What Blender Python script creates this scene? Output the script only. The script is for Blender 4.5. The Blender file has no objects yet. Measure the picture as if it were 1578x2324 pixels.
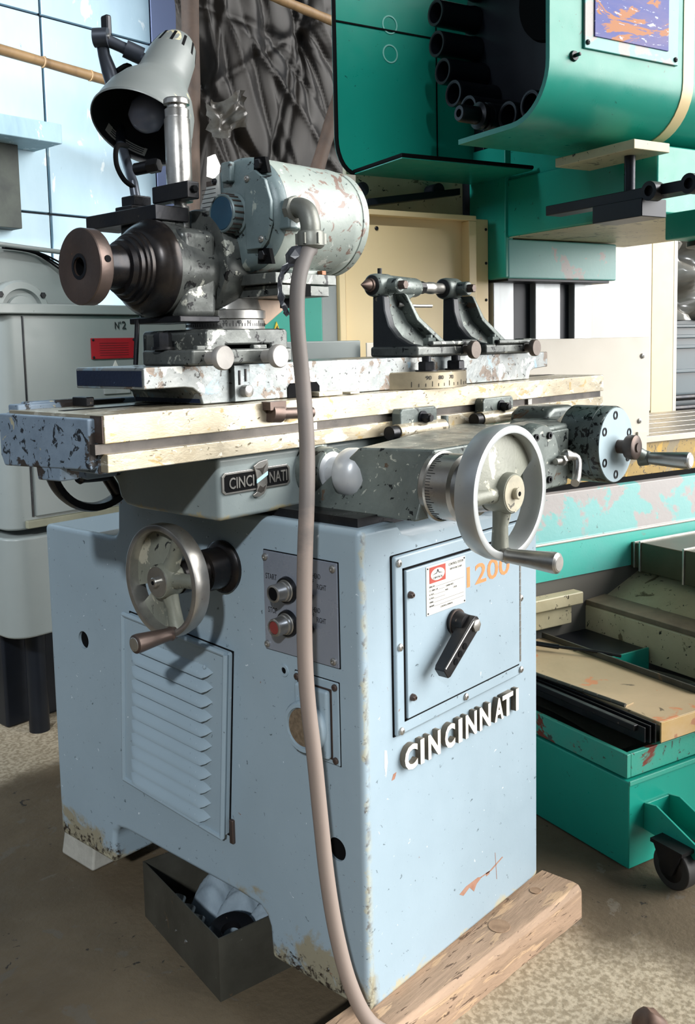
import bpy, bmesh, math, random
from mathutils import Vector, Matrix
random.seed(7)
S = bpy.context.scene
COL = S.collection
PI = math.pi
# ------------------------------------------------------------------ camera
cd = bpy.data.cameras.new('camera'); cam = bpy.data.objects.new('camera', cd); COL.objects.link(cam)
cd.sensor_fit = 'HORIZONTAL'; cd.sensor_width = 36.0; cd.lens = 36.0 * 2155.9 / 1578.0
cd.shift_y = -161.05 / 1578.0; cd.clip_start = .02; cd.clip_end = 100
R0 = (0.66570925, -0.74591194, -0.02113233); R1 = (-0.08953368, -0.05172775, -0.99463961); R2 = (0.74082043, 0.66403285, -0.10121988)
CAM = Vector((-1.05222814, -0.92420502, 1.05498452))
cam.matrix_world = Matrix(((R0[0], -R1[0], -R2[0], CAM.x), (R0[1], -R1[1], -R2[1], CAM.y), (R0[2], -R1[2], -R2[2], CAM.z), (0, 0, 0, 1)))
S.camera = cam
# ------------------------------------------------------------------ daylight
S.view_settings.view_transform = 'Standard'; S.view_settings.look = 'None'; S.view_settings.gamma = 1.0
S.view_settings.use_curve_mapping = False; S.view_settings.exposure = 0.38
W = bpy.data.worlds.new('daylight'); S.world = W; W.use_nodes = True
bg = W.node_tree.nodes['Background']; bg.inputs[0].default_value = (.74, .86, 1.0, 1); bg.inputs[1].default_value = .40
def sun(name, to, power, ang, col):
    l = bpy.data.lights.new(name, 'SUN'); l.energy = power; l.angle = math.radians(ang); l.color = col
    o = bpy.data.objects.new(name, l); COL.objects.link(o); o.location = Vector(to) * 6
    o.rotation_euler = Vector(to).to_track_quat('Z', 'Y').to_euler(); return o
sun('daylight_from_yard', (.58, -.72, .38), 6.1, 55, (1, .97, .93))
sun('daylight_from_door', (-.66, -.56, .50), 1.55, 2.5, (.95, .98, 1))
def area(name, loc, to, size, power, col):
    l = bpy.data.lights.new(name, 'AREA'); l.shape = 'RECTANGLE'; l.size, l.size_y = size; l.energy = power; l.color = col
    o = bpy.data.objects.new(name, l); COL.objects.link(o); o.location = loc
    o.rotation_euler = (Vector(loc) - Vector(to)).to_track_quat('Z', 'Y').to_euler(); return o
area('wall_fill_light', (-2.9, 2.7, 2.9), (1.6, 3.8, 1.7), (1.4, 1.5), 150, (.86, .93, 1)).data.spread = math.radians(78)  # added fill lamp, brightens the back wall and the floor beside it
# ------------------------------------------------------------------ helpers
def lin(h):
    v = [int(h[i:i + 2], 16) / 255 for i in (0, 2, 4)]
    return tuple(c / 12.92 if c <= .04045 else ((c + .055) / 1.055) ** 2.4 for c in v) + (1,)
def M(name, base, rough=.5, metal=0., var=None, vamt=.6, vscale=5, chips=(), bump=0., bscale=150, stretch=(1, 1, 1), spec=.5, rvar=.0, zones=(), trans=0., alpha=1.):
    m = bpy.data.materials.new(name); m.use_nodes = True; nt = m.node_tree; N = nt.nodes; L = nt.links
    b = N['Principled BSDF']; b.inputs['Roughness'].default_value = rough; b.inputs['Metallic'].default_value = metal
    b.inputs['Specular IOR Level'].default_value = spec
    if trans: b.inputs['Transmission Weight'].default_value = trans
    base = lin(base)
    tc = N.new('ShaderNodeTexCoord'); mp = N.new('ShaderNodeMapping'); L.new(tc.outputs['Object'], mp.inputs[0]); mp.inputs['Scale'].default_value = stretch
    def noise(sc, det=6, ro=.6, dist=0.):
        n = N.new('ShaderNodeTexNoise'); n.inputs['Scale'].default_value = sc; n.inputs['Detail'].default_value = det
        n.inputs['Roughness'].default_value = ro; n.inputs['Distortion'].default_value = dist; L.new(mp.outputs[0], n.inputs['Vector']); return n.outputs['Fac']
    def ramp(src, a, c):
        r = N.new('ShaderNodeMapRange'); r.clamp = True; L.new(src, r.inputs[0]); r.inputs[1].default_value = a; r.inputs[2].default_value = c; return r.outputs[0]
    def mul(x, y):
        k = N.new('ShaderNodeMath'); k.operation = 'MULTIPLY'; L.new(x, k.inputs[0])
        if isinstance(y, float): k.inputs[1].default_value = y
        else: L.new(y, k.inputs[1])
        return k.outputs[0]
    cur = [None]
    def mix(fac, col):
        k = N.new('ShaderNodeMix'); k.data_type = 'RGBA'; L.new(fac, k.inputs[0])
        if cur[0] is None: k.inputs[6].default_value = base
        else: L.new(cur[0], k.inputs[6])
        k.inputs[7].default_value = lin(col); cur[0] = k.outputs[2]
    if var: mix(mul(ramp(noise(vscale, 8, .62, .3), .36, .66), vamt), var)
    for z in zones:   # (colour, axis, value where none, value where full, noise scale, threshold): dirt and wear with a place of its own
        sp = N.new('ShaderNodeSeparateXYZ'); L.new(tc.outputs['Object'], sp.inputs[0])
        g = ramp(sp.outputs[z[1]], z[2], z[3]); s = N.new('ShaderNodeMath'); s.operation = 'ADD'
        L.new(mul(g, .5), s.inputs[0]); L.new(noise(z[4], 8, .68, .4), s.inputs[1])
        k = ramp(s.outputs[0], z[5], z[5] + .10)
        gg = ramp(sp.outputs[z[1]], z[2], z[2] + (z[3] - z[2]) * .3)
        k = mul(k, gg)
        if len(z) > 6:
            k = mul(k, ramp(sp.outputs[z[6]], z[7], z[8]))
        mix(k, z[0])
    for c in chips:   # (colour, scale, threshold)
        mix(ramp(noise(c[1], 5, .62, c[3] if len(c) > 3 else .6), c[2], c[2] + .025), c[0])
    if cur[0] is None: b.inputs['Base Color'].default_value = base
    else: L.new(cur[0], b.inputs['Base Color'])
    if rvar:
        r = N.new('ShaderNodeMapRange'); L.new(noise(22, 5), r.inputs[0]); r.inputs[1].default_value = .3; r.inputs[2].default_value = .7
        r.inputs[3].default_value = max(.03, rough - rvar); r.inputs[4].default_value = min(1, rough + rvar); L.new(r.outputs[0], b.inputs['Roughness'])
    if bump:
        bp = N.new('ShaderNodeBump'); bp.inputs['Strength'].default_value = bump; bp.inputs['Distance'].default_value = .002
        L.new(noise(bscale, 6), bp.inputs['Height']); L.new(bp.outputs[0], b.inputs['Normal'])
    return m
def new(): return bmesh.new()
def box(bm, x0, x1, y0, y1, z0, z1):
    v = [bm.verts.new(p) for p in ((x0, y0, z0), (x1, y0, z0), (x1, y1, z0), (x0, y1, z0), (x0, y0, z1), (x1, y0, z1), (x1, y1, z1), (x0, y1, z1))]
    for f in ((3, 2, 1, 0), (4, 5, 6, 7), (0, 1, 5, 4), (1, 2, 6, 5), (2, 3, 7, 6), (3, 0, 4, 7)): bm.faces.new([v[i] for i in f])
    return bm
def hexa(bm, p):
    v = [bm.verts.new(q) for q in p]
    for f in ((3, 2, 1, 0), (4, 5, 6, 7), (0, 1, 5, 4), (1, 2, 6, 5), (2, 3, 7, 6), (3, 0, 4, 7)): bm.faces.new([v[i] for i in f])
    return bm
def prism(bm, poly, ax, a, c):
    def P(q, t): return {'x': (t, q[0], q[1]), 'y': (q[0], t, q[1]), 'z': (q[0], q[1], t)}[ax]
    A = [bm.verts.new(P(q, a)) for q in poly]; B = [bm.verts.new(P(q, c)) for q in poly]; n = len(poly)
    bm.faces.new(A); bm.faces.new(B[::-1])
    for i in range(n): bm.faces.new((A[i], B[i], B[(i + 1) % n], A[(i + 1) % n]))
    return bm
def frame(d):
    d = Vector(d).normalized(); a = Vector((0, 0, 1)) if abs(d.z) < .9 else Vector((1, 0, 0))
    u = a.cross(d).normalized(); return d, u, d.cross(u)
def lathe(bm, o, d, prof, n=32, closed=False, a0=0., a1=2 * PI):
    """profile of (distance along d, radius); closed joins last to first"""
    o = Vector(o); d, u, w = frame(d); full = abs(a1 - a0 - 2 * PI) < 1e-6; m = n if full else n + 1; rings = []
    for t, r in prof:
        if r < 1e-6: rings.append([bm.verts.new(o + d * t)])
        else: rings.append([bm.verts.new(o + d * t + (u * math.cos(a0 + (a1 - a0) * i / n) + w * math.sin(a0 + (a1 - a0) * i / n)) * r) for i in range(m)])
    pr = list(zip(rings, rings[1:])) + ([(rings[-1], rings[0])] if closed else [])
    for A, B in pr:
        for i in range(n if full else n):
            j = (i + 1) % m if full else i + 1
            if len(A) == 1 and len(B) == 1: continue
            if len(A) == 1: bm.faces.new((A[0], B[i], B[j]))
            elif len(B) == 1: bm.faces.new((A[i], A[j], B[0]))
            else: bm.faces.new((A[i], A[j], B[j], B[i]))
    if not closed and full:
        for r in (rings[0], rings[-1]):
            if len(r) > 1: bm.faces.new(r)
    return bm
def cyl(bm, p, q, r, n=24, r1=None):
    p, q = Vector(p), Vector(q); return lathe(bm, p, q - p, [(0, r), ((q - p).length, r if r1 is None else r1)], n)
def smoothpath(pts, k=6, closed=False):
    P = [Vector(p) for p in pts]; n = len(P); out = []
    for i in range(n if closed else n - 1):
        g = (lambda j: P[j % n]) if closed else (lambda j: P[max(0, min(n - 1, j))])
        a, b, c, d = g(i - 1), g(i), g(i + 1), g(i + 2)
        for s in range(k):
            t = s / k; out.append(.5 * ((2 * b) + (c - a) * t + (2 * a - 5 * b + 4 * c - d) * t * t + (3 * b - a - 3 * c + d) * t ** 3))
    if not closed: out.append(P[-1])
    return out
def tube(bm, pts, r, n=12, closed=False, k=0):
    P = smoothpath(pts, k, closed) if k else [Vector(p) for p in pts]; m = len(P); rings = []; u = None
    for i in range(m):
        a = P[(i - 1) % m] if (closed or i) else P[0]; c = P[(i + 1) % m] if (closed or i < m - 1) else P[-1]
        d = (c - a).normalized()
        if u is None: _, u, _ = frame(d)
        u = (u - d * u.dot(d)).normalized(); w = d.cross(u); rr = r[min(i, len(r) - 1)] if isinstance(r, (list, tuple)) else r
        rings.append([bm.verts.new(P[i] + (u * math.cos(2 * PI * j / n) + w * math.sin(2 * PI * j / n)) * rr) for j in range(n)])
    for i in range(m if closed else m - 1):
        A, B = rings[i], rings[(i + 1) % m]
        for j in range(n): bm.faces.new((A[j], A[(j + 1) % n], B[(j + 1) % n], B[j]))
    if not closed: bm.faces.new(rings[0]); bm.faces.new(rings[-1])
    return bm
LOCAL = set()
def finish(me, smooth, ang):
    if smooth:
        me.shade_smooth(); me.set_sharp_from_angle(angle=math.radians(ang))
def put(o, parent):
    COL.objects.link(o)
    if parent is not None:
        o.parent = parent
        if parent.type == 'EMPTY' and parent.name not in LOCAL: o.matrix_parent_inverse = Matrix.Translation(parent.location).inverted()
    return o
def obj(name, bm, mat, parent=None, bevel=0., seg=2, smooth=True, ang=38, loc=None):
    bmesh.ops.recalc_face_normals(bm, faces=bm.faces); me = bpy.data.meshes.new(name); bm.to_mesh(me); bm.free()
    me.materials.append(mat); finish(me, smooth, ang); o = bpy.data.objects.new(name, me); put(o, parent)
    if loc is not None: o.location = loc
    if bevel:
        k = o.modifiers.new('bevel', 'BEVEL'); k.width = bevel; k.segments = seg; k.limit_method = 'ANGLE'; k.angle_limit = math.radians(32); k.harden_normals = True
    return o
def cut(o, cutters):
    """carve the shapes out of the mesh for good"""
    tmp = []
    for bm in cutters:
        bmesh.ops.recalc_face_normals(bm, faces=bm.faces); me = bpy.data.meshes.new('c'); bm.to_mesh(me); bm.free()
        c = bpy.data.objects.new('c', me); COL.objects.link(c); tmp.append(c)
        c.matrix_world = o.matrix_world if False else Matrix()
        k = o.modifiers.new('cut', 'BOOLEAN'); k.operation = 'DIFFERENCE'; k.object = c; k.solver = 'EXACT'
    par, inv = o.parent, o.matrix_parent_inverse.copy(); o.parent = None
    bpy.context.view_layer.update(); dg = bpy.context.evaluated_depsgraph_get()
    me = bpy.data.meshes.new_from_object(o.evaluated_get(dg)); old = o.data; o.modifiers.clear(); o.data = me; me.name = old.name; bpy.data.meshes.remove(old)
    finish(me, True, 30); wn_ = o.modifiers.new('normals', 'WEIGHTED_NORMAL'); wn_.keep_sharp = True; wn_.weight = 90
    for c in tmp:
        d = c.data; bpy.data.objects.remove(c); bpy.data.meshes.remove(d)
    if par is not None: o.parent = par; o.matrix_parent_inverse = inv
    return o
def thing(name, label, cat, loc=(0, 0, 0), rotz=0., group=None, local=False):
    o = bpy.data.objects.new(name, None); COL.objects.link(o); o.location = loc; o.rotation_euler = (0, 0, rotz); o.empty_display_size = .05
    if local: LOCAL.add(o.name)
    return tag(o, label, cat, group)
def tag(o, label=None, cat=None, group=None, kind=None):
    if label: o['label'] = label
    if cat: o['category'] = cat
    if group: o['group'] = group
    if kind: o['kind'] = kind
    return o
def inst(src, loc, parent, rot=None):
    o = src.copy(); put(o, parent); o.location = loc
    if rot is not None: o.rotation_euler = rot
    return o
def text(name, s, w, h, org, xd, yd, depth, mat, parent, bold=0.):
    """lettering fitted to w x h from its lower left corner; depth stands out along xd x yd"""
    c = bpy.data.curves.new('t', 'FONT'); c.body = s; c.extrude = .05; c.resolution_u = 3; c.offset = bold
    t = bpy.data.objects.new('t', c); me = bpy.data.meshes.new_from_object(t); bpy.data.objects.remove(t); bpy.data.curves.remove(c)
    xs = [v.co.x for v in me.vertices]; ys = [v.co.y for v in me.vertices]; X0, X1, Y0, Y1 = min(xs), max(xs), min(ys), max(ys)
    xd, yd = Vector(xd), Vector(yd); nd = xd.cross(yd).normalized(); o = Vector(org)
    for v in me.vertices:
        a, b, e = (v.co.x - X0) / (X1 - X0) * w, (v.co.y - Y0) / (Y1 - Y0) * h, (v.co.z + .05) / .1 * depth
        v.co = o + xd * a + yd * b + nd * e
    me.name = name; me.materials.append(mat); ob = bpy.data.objects.new(name, me); return put(ob, parent)
def scr(r, d, h=.4):   # a domed screw head with a socket, its base at the origin
    bm = new(); return lathe(bm, (0, 0, 0), d, [(0, r), (r * h, r * .92), (r * h * 1.7, r * .55), (r * h * 1.7, r * .33), (r * h, r * .3), (r * h, 0)], 14)
def hexbolt(r, d, h): bm = new(); return lathe(bm, (0, 0, 0), d, [(0, r), (h * .85, r), (h, r * .85), (h, 0)], 6)
X, Y, Z = Vector((1, 0, 0)), Vector((0, 1, 0)), Vector((0, 0, 1))
# ------------------------------------------------------------------ materials
mCAB = M('blue_grey_paint', '93a6b2', .42, 0, '8799a4', .5, 3, chips=(('55646c', 95, .665), ('d3dfe6', 75, .69), ('7c5a48', 42, .705)), bump=.12, bscale=60, rvar=.08,
         zones=(('8f8a76', 2, .20, .0, 13, .84, 0, .03, .012), ('2e2620', 2, .13, -.0, 75, .90, 0, .03, .012), ('a8a48e', 2, .05, .0, 22, .90), ('a9a68e', 1, .018, .0, 20, .92, 0, .018, .0), ('4a3a30', 1, .014, .0, 60, .97, 0, .016, .0)))
mCABP = M('blue_grey_paint_plain', '93a6b2', .42, 0, '8799a4', .5, 3, chips=(('55646c', 95, .68), ('d3dfe6', 75, .70)), bump=.12, bscale=60)
mCAST = M('worn_grey_green_casting', '747d79', .38, .3, '363d3e', .8, 6, chips=(('14181a', 60, .605), ('b4b8ae', 70, .64), ('5b4a3c', 24, .66)), bump=.3, bscale=70, rvar=.12)
mDKC = M('shaded_side_casting', '25282c', .4, .4, '34383a', .6, 8, chips=(('5d5a52', 30, .64),), bump=.2)  # darker casting paints the shade on the stands' left-facing flange
mDKB = M('end_shade_blue', '1b2740', .45, .2, '141b2b', .6, 12, chips=(('46566e', 60, .66),), bump=.3)  # shade of the left-facing table ends, put into the colour
mGAL = M('galvanised_fitting', '74766f', .45, .45, '6c6d69', .6, 18, bump=.15)
mCPL = M('cream_worn_disc', 'b9b29c', .45, .1, '8d8a7c', .7, 30, chips=(('4f4b44', 60, .62),))
mSAD = M('grey_paint', '8b9594', .38, 0, '737f82', .6, 5, chips=(('3a4244', 80, .69), ('b9b49a', 22, .70)), bump=.15, rvar=.08, zones=(('9c9272', 2, .81, .785, 20, .85),))
mHAM = M('mottled_blue_paint', '7d8fa0', .5, 0, '5c6d7e', .6, 14, chips=(('20262c', 60, .575), ('37322f', 11, .575), ('a9a58c', 24, .65)), bump=.4, bscale=80)
mGND = M('ground_steel', 'b3ab98', .33, .5, '8f8165', .6, 7, chips=(('cfc9b8', 13, .56), ('5f5643', 60, .63), ('a38e64', 18, .61), ('e2dccd', 40, .64)), bump=.10, bscale=120, stretch=(1, 1, 2.2), rvar=.1)
mGRV = M('oily_steel', '5a5550', .35, .6, '2b2a2a', .7, 12, rvar=.1)
mSWV = M('scraped_casting', '8e918f', .36, .4, '6c7679', .75, 12, chips=(('6a5f55', 30, .59), ('2d2d2c', 110, .62), ('b9bab4', 22, .585), ('8398a5', 14, .61)), bump=.3, bscale=60, rvar=.12)
mSTL = M('bright_steel', 'b4b3af', .34, .85, '7c7873', .55, 14, bump=.05, rvar=.1)
mALU = M('worn_wheel_rim', 'bfc3c4', .36, .45, '9ea4a5', .5, 6, chips=(('5b5f60', 90, .69),), rvar=.07)
mKNB = M('silver_painted_knob', 'c4c8cc', .34, .25, 'b0b5ba', .5, 6, chips=(('4c4f52', 60, .70),))
mDRK = M('blackened_steel', '23262c', .36, .7, '3a3734', .6, 12, chips=(('6d6258', 60, .69),), bump=.1, rvar=.12)
mBRN = M('browned_steel', '62534c', .42, .65, '4a4544', .7, 9, chips=(('80624e', 40, .67),), bump=.12, rvar=.08)
mBLK = M('black', '0a0b0d', .8, 0, spec=.1)
mDISC = M('ring_steel', '1c1d21', .3, .6, '3a322b', .6, 20, rvar=.1)
mHED = M('worn_workhead_casting', '686c69', .36, .45, '1f2225', .85, 7, chips=(('aeb0a6', 28, .60), ('101215', 55, .60)), bump=.3, bscale=70, rvar=.12)
mMOT = M('motor_paint', '98a19b', .4, 0, '87928d', .5, 6, chips=(('7d6a61', 26, .575, 1.6), ('4d5452', 80, .64), ('b8beb8', 40, .63)), bump=.15, rvar=.08)
mWEB = M('worn_wheel_web', '85887c', .45, .15, '6a6c62', .7, 9, chips=(('2c2e2c', 40, .62), ('b5b2a0', 26, .61)), bump=.25)
mMOTD = M('motor_end_paint', '66777a', .42, .1, '4b585b', .6, 10, chips=(('1b2022', 50, .625), ('98a29c', 26, .65)), bump=.2)
mKNW = M('scratched_knob_steel', 'a3a09c', .5, .35, '85827e', .6, 20, bump=.1)
mKNS = M('brown_knob_steel', '6d645d', .45, .5, '4c4540', .7, 16, bump=.15)
mPLT = M('etched_plate', 'b7bcbc', .35, .4, '8f9494', .5, 30)
mBLUECAP = M('blue_cap', '27465a', .4, 0, '1d3345', .5, 20)
mCTRL = M('brushed_control_plate', '99a1b0', .3, .5, '858fa2', .4, 3, rvar=.05)
mINK = M('printed_ink', '16181b', .6)
mRED = M('red_button', '7a3230', .4)
mWHT = M('label_white', 'dcdcd6', .45, 0, 'c3bfae', .5, 25)
mLOGO = M('label_red', 'a33f33', .5, 0)
mORG = M('stencil_orange', 'd9793f', .6, 0, 'e39a68', .5, 60)
mLET = M('raised_letter_face', 'e8e6dc', .35, .1, 'cfcbb4', .5, 40, chips=(('8b8064', 70, .68),))
mRUB = M('rubber_hose', '5f5b59', .62, 0, '7d726b', .7, 2.2, bump=.12, bscale=60, zones=(('857870', 2, 1.05, .1, 3, .55),))
mTAPE = M('black_tape', '3a3c42', .3, 0, '4a4c52', .5, 10)
mLMP = M('lamp_grey', '777d7c', .42, .1, '6b7170', .5, 5, chips=(('c4bc9a', 18, .66),), rvar=.05)
mLAR = M('lamp_arm_steel', '4c525c', .38, .5, '383d45', .6, 14)
mLMPI = M('lamp_dark_inside', '17191b', .5)
mBULB = M('pearl_bulb', '9aa0b4', .2, 0, trans=.15)
mWOOD = M('weathered_timber', 'ab9078', .75, 0, '7b6753', .8, 4, chips=(('b4987a', 8, .58), ('5c4838', 20, .61), ('33261b', 70, .68)), bump=.6, bscale=26, stretch=(1, 7, 7))
mCON = M('concrete_block', 'a5a49c', .9, 0, '86867e', .6, 20, bump=.6, bscale=90)
mTRAY = M('rusty_tray_steel', '55544c', .5, .4, '37362f', .7, 8, chips=(('8a8a80', 60, .69), ('6b5a46', 14, .66)), bump=.15)
mRAG = M('grey_rag', '8b9ba6', .85, 0, '6b7b88', .6, 12, bump=.5, bscale=60)
mTEAL = M('teal_machine_paint', '1b9684', .33, 0, '168a78', .5, 3, chips=(('0d5a50', 70, .675),), bump=.05, rvar=.06)
mTEALW = M('chipped_teal_paint', '3fb5a5', .4, 0, '6fb5b0', .6, 4, chips=(('8f8078', 4.5, .55, .2), ('7b4a3a', 26, .69), ('0f5d52', 60, .69)), bump=.12)
mTEALB = M('faded_teal_paint', '66a8a6', .35, 0, '5aa09c', .6, 5, chips=(('96918f', 4.2, .54, .2), ('3f6f6c', 80, .67)), bump=.2, bscale=50)
mTEALR = M('rusted_teal_rim', '2a9683', .45, 0, '4f9081', .6, 9, chips=(('6f3328', 9, .555), ('3a4a44', 50, .63)), bump=.15)
mNAVY = M('blued_black_steel', '10151d', .4, .3, '181e28', .5, 12)
mCRM = M('cream_enamel', 'ead3a2', .38, 0, 'e0c898', .4, 2, rvar=.06)
mCRMD = M('bounce_light_cream', 'c4bb9b', .42, 0, 'a39a7b', .7, 6, chips=(('1a1812', 60, .63), ('6d634b', 12, .61)), bump=.1)
mWPN = M('off_white_panel', 'cbc4b6', .36, 0, 'c0b8a9', .4, 3, rvar=.06)
mYEL = M('worn_yellow_paint', 'a98a3c', .5, 0, '8c7440', .7, 9, chips=(('3f321a', 70, .58), ('8a7c5c', 11, .57), ('c49a30', 16, .60)), bump=.2)
mTSL = M('machine_table_steel', 'a8a094', .35, .5, '7c756a', .6, 6, rvar=.1)
mTAN = M('tan_sheet_steel', 'bfa987', .5, .1, '9c8b6c', .6, 4, chips=(('c7875e', 9, .62), ('6c5f4a', 22, .66)), bump=.1)
mBEL = M('dark_way_cover', '3d3f2c', .4, .3, '57503f', .6, 7)
mGRY = M('grey_machine_paint', '8b9290', .35, 0, '7e8685', .5, 2.5, chips=(('4c5652', 70, .715),), rvar=.06)
mREDP = M('red_plate', 'b3202c', .3, .2, '8f1a24', .4, 20)
mWALL = M('pale_blue_wall_panel', 'b4cfde', .7, 0, '9dbccd', .6, 3, chips=(('7f9aa8', 14, .70), ('dbe8ee', 8, .64)), bump=.2, bscale=20, stretch=(1, 1, .4))
mJNT = M('panel_joint', '2b3138', .8)
mLAV = M('lavender_wall', '8c98bd', .8)
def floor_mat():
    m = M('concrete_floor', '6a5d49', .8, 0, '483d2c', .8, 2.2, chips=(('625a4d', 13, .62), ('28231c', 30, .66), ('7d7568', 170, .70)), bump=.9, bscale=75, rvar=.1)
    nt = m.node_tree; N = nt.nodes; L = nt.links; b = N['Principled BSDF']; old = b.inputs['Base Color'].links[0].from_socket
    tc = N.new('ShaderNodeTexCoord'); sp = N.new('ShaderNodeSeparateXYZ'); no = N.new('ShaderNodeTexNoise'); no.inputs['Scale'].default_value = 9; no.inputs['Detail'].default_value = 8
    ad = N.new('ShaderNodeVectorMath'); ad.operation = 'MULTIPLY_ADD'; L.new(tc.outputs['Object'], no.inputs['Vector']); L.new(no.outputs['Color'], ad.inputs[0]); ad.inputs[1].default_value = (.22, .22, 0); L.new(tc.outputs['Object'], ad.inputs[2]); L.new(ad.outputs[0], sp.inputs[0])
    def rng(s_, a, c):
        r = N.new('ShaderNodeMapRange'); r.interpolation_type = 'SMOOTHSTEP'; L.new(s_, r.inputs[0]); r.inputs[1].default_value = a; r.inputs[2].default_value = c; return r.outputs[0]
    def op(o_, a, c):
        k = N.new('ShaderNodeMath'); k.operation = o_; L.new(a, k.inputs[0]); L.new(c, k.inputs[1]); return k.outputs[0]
    m1 = op('MULTIPLY', rng(sp.outputs[0], .70, .55), rng(sp.outputs[1], .12, .05))       # rough screed in front of the beam, its patch of daylight painted pale
    m2 = op('MULTIPLY', rng(sp.outputs[1], 1.40, 1.54), rng(sp.outputs[1], 2.4, 1.9))      # patch of daylight beside the grey machine, painted pale
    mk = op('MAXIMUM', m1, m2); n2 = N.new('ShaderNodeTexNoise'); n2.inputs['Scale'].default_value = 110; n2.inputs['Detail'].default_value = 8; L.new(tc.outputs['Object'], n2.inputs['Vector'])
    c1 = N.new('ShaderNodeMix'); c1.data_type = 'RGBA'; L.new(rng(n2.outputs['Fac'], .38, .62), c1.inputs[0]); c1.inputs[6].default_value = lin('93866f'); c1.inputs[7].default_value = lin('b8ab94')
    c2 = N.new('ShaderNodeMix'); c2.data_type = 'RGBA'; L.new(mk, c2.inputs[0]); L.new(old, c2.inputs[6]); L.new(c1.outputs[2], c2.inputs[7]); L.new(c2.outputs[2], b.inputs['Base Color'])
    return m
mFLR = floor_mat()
mBAM = M('bamboo', '93754d', .6, 0, '6b5236', .7, 9, bump=.2, stretch=(1, 1, .3))
mPOLE = M('old_wood_pole', '45352a', .75, 0, '2a2019', .7, 8, bump=.3)
mPLA = M('black_plastic_sheet', '0b0a09', .30, 0, '1d1813', .6, 3, bump=.25, bscale=14, stretch=(1.6, 1, .5), spec=.10)
mFOIL = M('clear_plastic_scrap', '4a4843', .25, 0, '22201e', .7, 9, spec=.5)
mGLASSP = M('scratched_cover_sheet', '4b58a0', .5, 0, '7b6f98', .7, 6, chips=(('b5774c', 5, .53, 1.4), ('c9cfe0', 34, .62)), stretch=(1, 1, 3), spec=.2)
mRUBW = M('caster_rubber', '2b2a29', .6)
# ------------------------------------------------------------------ setting
FZ = -.07
def struct(o): o['kind'] = 'structure'; return o
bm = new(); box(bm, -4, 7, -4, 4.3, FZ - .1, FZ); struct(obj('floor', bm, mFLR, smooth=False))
bm = new(); box(bm, -3.1, 7.5, 4.03, 4.2, FZ, 6.5); wb = struct(obj('wall_back', bm, mJNT, smooth=False))
for i, x0 in enumerate((-.07, .94, 1.95)):
    for j, z0 in enumerate((-.35, .74, 1.83, 2.92, 4.01, 5.10)):
        bm = new(); box(bm, x0 + .006, x0 + 1.0 if i < 2 else 2.70, 4.0, 4.028, max(FZ, z0 + .006), min(6.2, z0 + 1.083)); obj('wall_panel', bm, mWALL, wb, .004, 1)
bm = new(); box(bm, 2.71, 3.2, 4.0, 4.028, FZ, 4.2); obj('wall_panel', bm, mLAV, wb, .004, 1)
bm = new(); box(bm, 1.0, 1.872, 3.72, 4.0, 2.165, 2.27); struct(obj('trim_1', bm, M('weathered_ledge', '8ea9b4', .7, 0, '6c8792', .7, 5, chips=(('cfdde2', 12, .63),), stretch=(1, 1, .3)), None, .006))
bm = new(); box(bm, 1.0, 1.71, 3.9, 4.02, 1.72, 2.165); w = struct(obj('window_1', bm, M('dark_opening', '1d2320', .7, 0, '3a4038', .6, 8), None, .004))
for p in ((1.30, 1.34), (1.0, 1.05)):
    bm = new(); box(bm, p[0], p[1], 3.87, 3.9, 1.72, 2.165); obj('window_bar', bm, mGRY, w)
# unseen shell added to shape the light: dark walls, high opening on the left, roof; open towards the yard at the front and right
mSHELL = M('dark_shell_wall', '2a2f36', .8, 0, '20242a', .6, 3)
bm = new(); box(bm, -3.1, -3.0, -2.9, 4.3, FZ, 2.0); box(bm, -3.1, -3.0, -2.9, 4.3, 5.3, 6.5); struct(obj('shade_wall_left', bm, mSHELL, smooth=False))  # unseen, sill height set to shade the floor on the left
bm = new(); box(bm, -3.1, -.6, -2.9, -2.8, FZ, 6.5); struct(obj('shade_wall_front', bm, mSHELL, smooth=False))  # unseen, added to keep front-left sky light off the left faces
bm = new(); box(bm, -3.1, 7.5, -2.9, 4.3, 6.5, 6.6); struct(obj('shade_ceiling', bm, mSHELL, smooth=False))
# bamboo and poles against the wall
def stick(pts, r, n=10):
    bm = new(); P = smoothpath(pts, 8); d = (P[-1] - P[0]).length; rr = [r * (1 + .05 * math.sin(i * 1.7)) for i in range(len(P))]; return tube(bm, P, rr, n)
t = thing('bamboo_pole', 'slanting bamboo pole across the pale blue wall at the left', 'pole', (.9, 3.8, 2.7))
obj('culm', stick([(.6, 3.62, 2.604), (1.48, 3.62, 2.556), (2.45, 3.62, 2.503)], .026), mBAM, t)
for x in (1.45, 1.72, 2.0):
    bm = new(); z = 2.604 - (x - .6) * .0546; lathe(bm, (x, 3.62, z), (1, 0, -.055), [(-.006, .026), (-.003, .031), (.003, .031), (.006, .026)], 12); obj('node', bm, mBAM, t)
tag(obj('wooden_pole', stick([(2.56, 3.55, FZ), (2.58, 3.55, 1.4), (2.635, 3.55, 2.6), (2.68, 3.55, 4.1)], .055), mPOLE), 'rough upright wooden pole between blue wall and black plastic sheet', 'pole')
tag(obj('bamboo_pole', stick([(2.9, 3.45, 3.212), (3.303, 3.45, 3.196), (3.768, 3.45, 3.176), (4.4, 3.45, 3.15)], .03), mBAM), 'short bamboo pole crossing the top of the black plastic sheet', 'pole')
tag(obj('wooden_pole', stick([(2.31, 3.2, FZ), (2.9, 3.2, 1.22), (3.32, 3.2, 2.133), (3.6, 3.2, 2.74)], .045), mPOLE), 'leaning wooden pole behind the motor and the black plastic sheet edge', 'pole')
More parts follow.
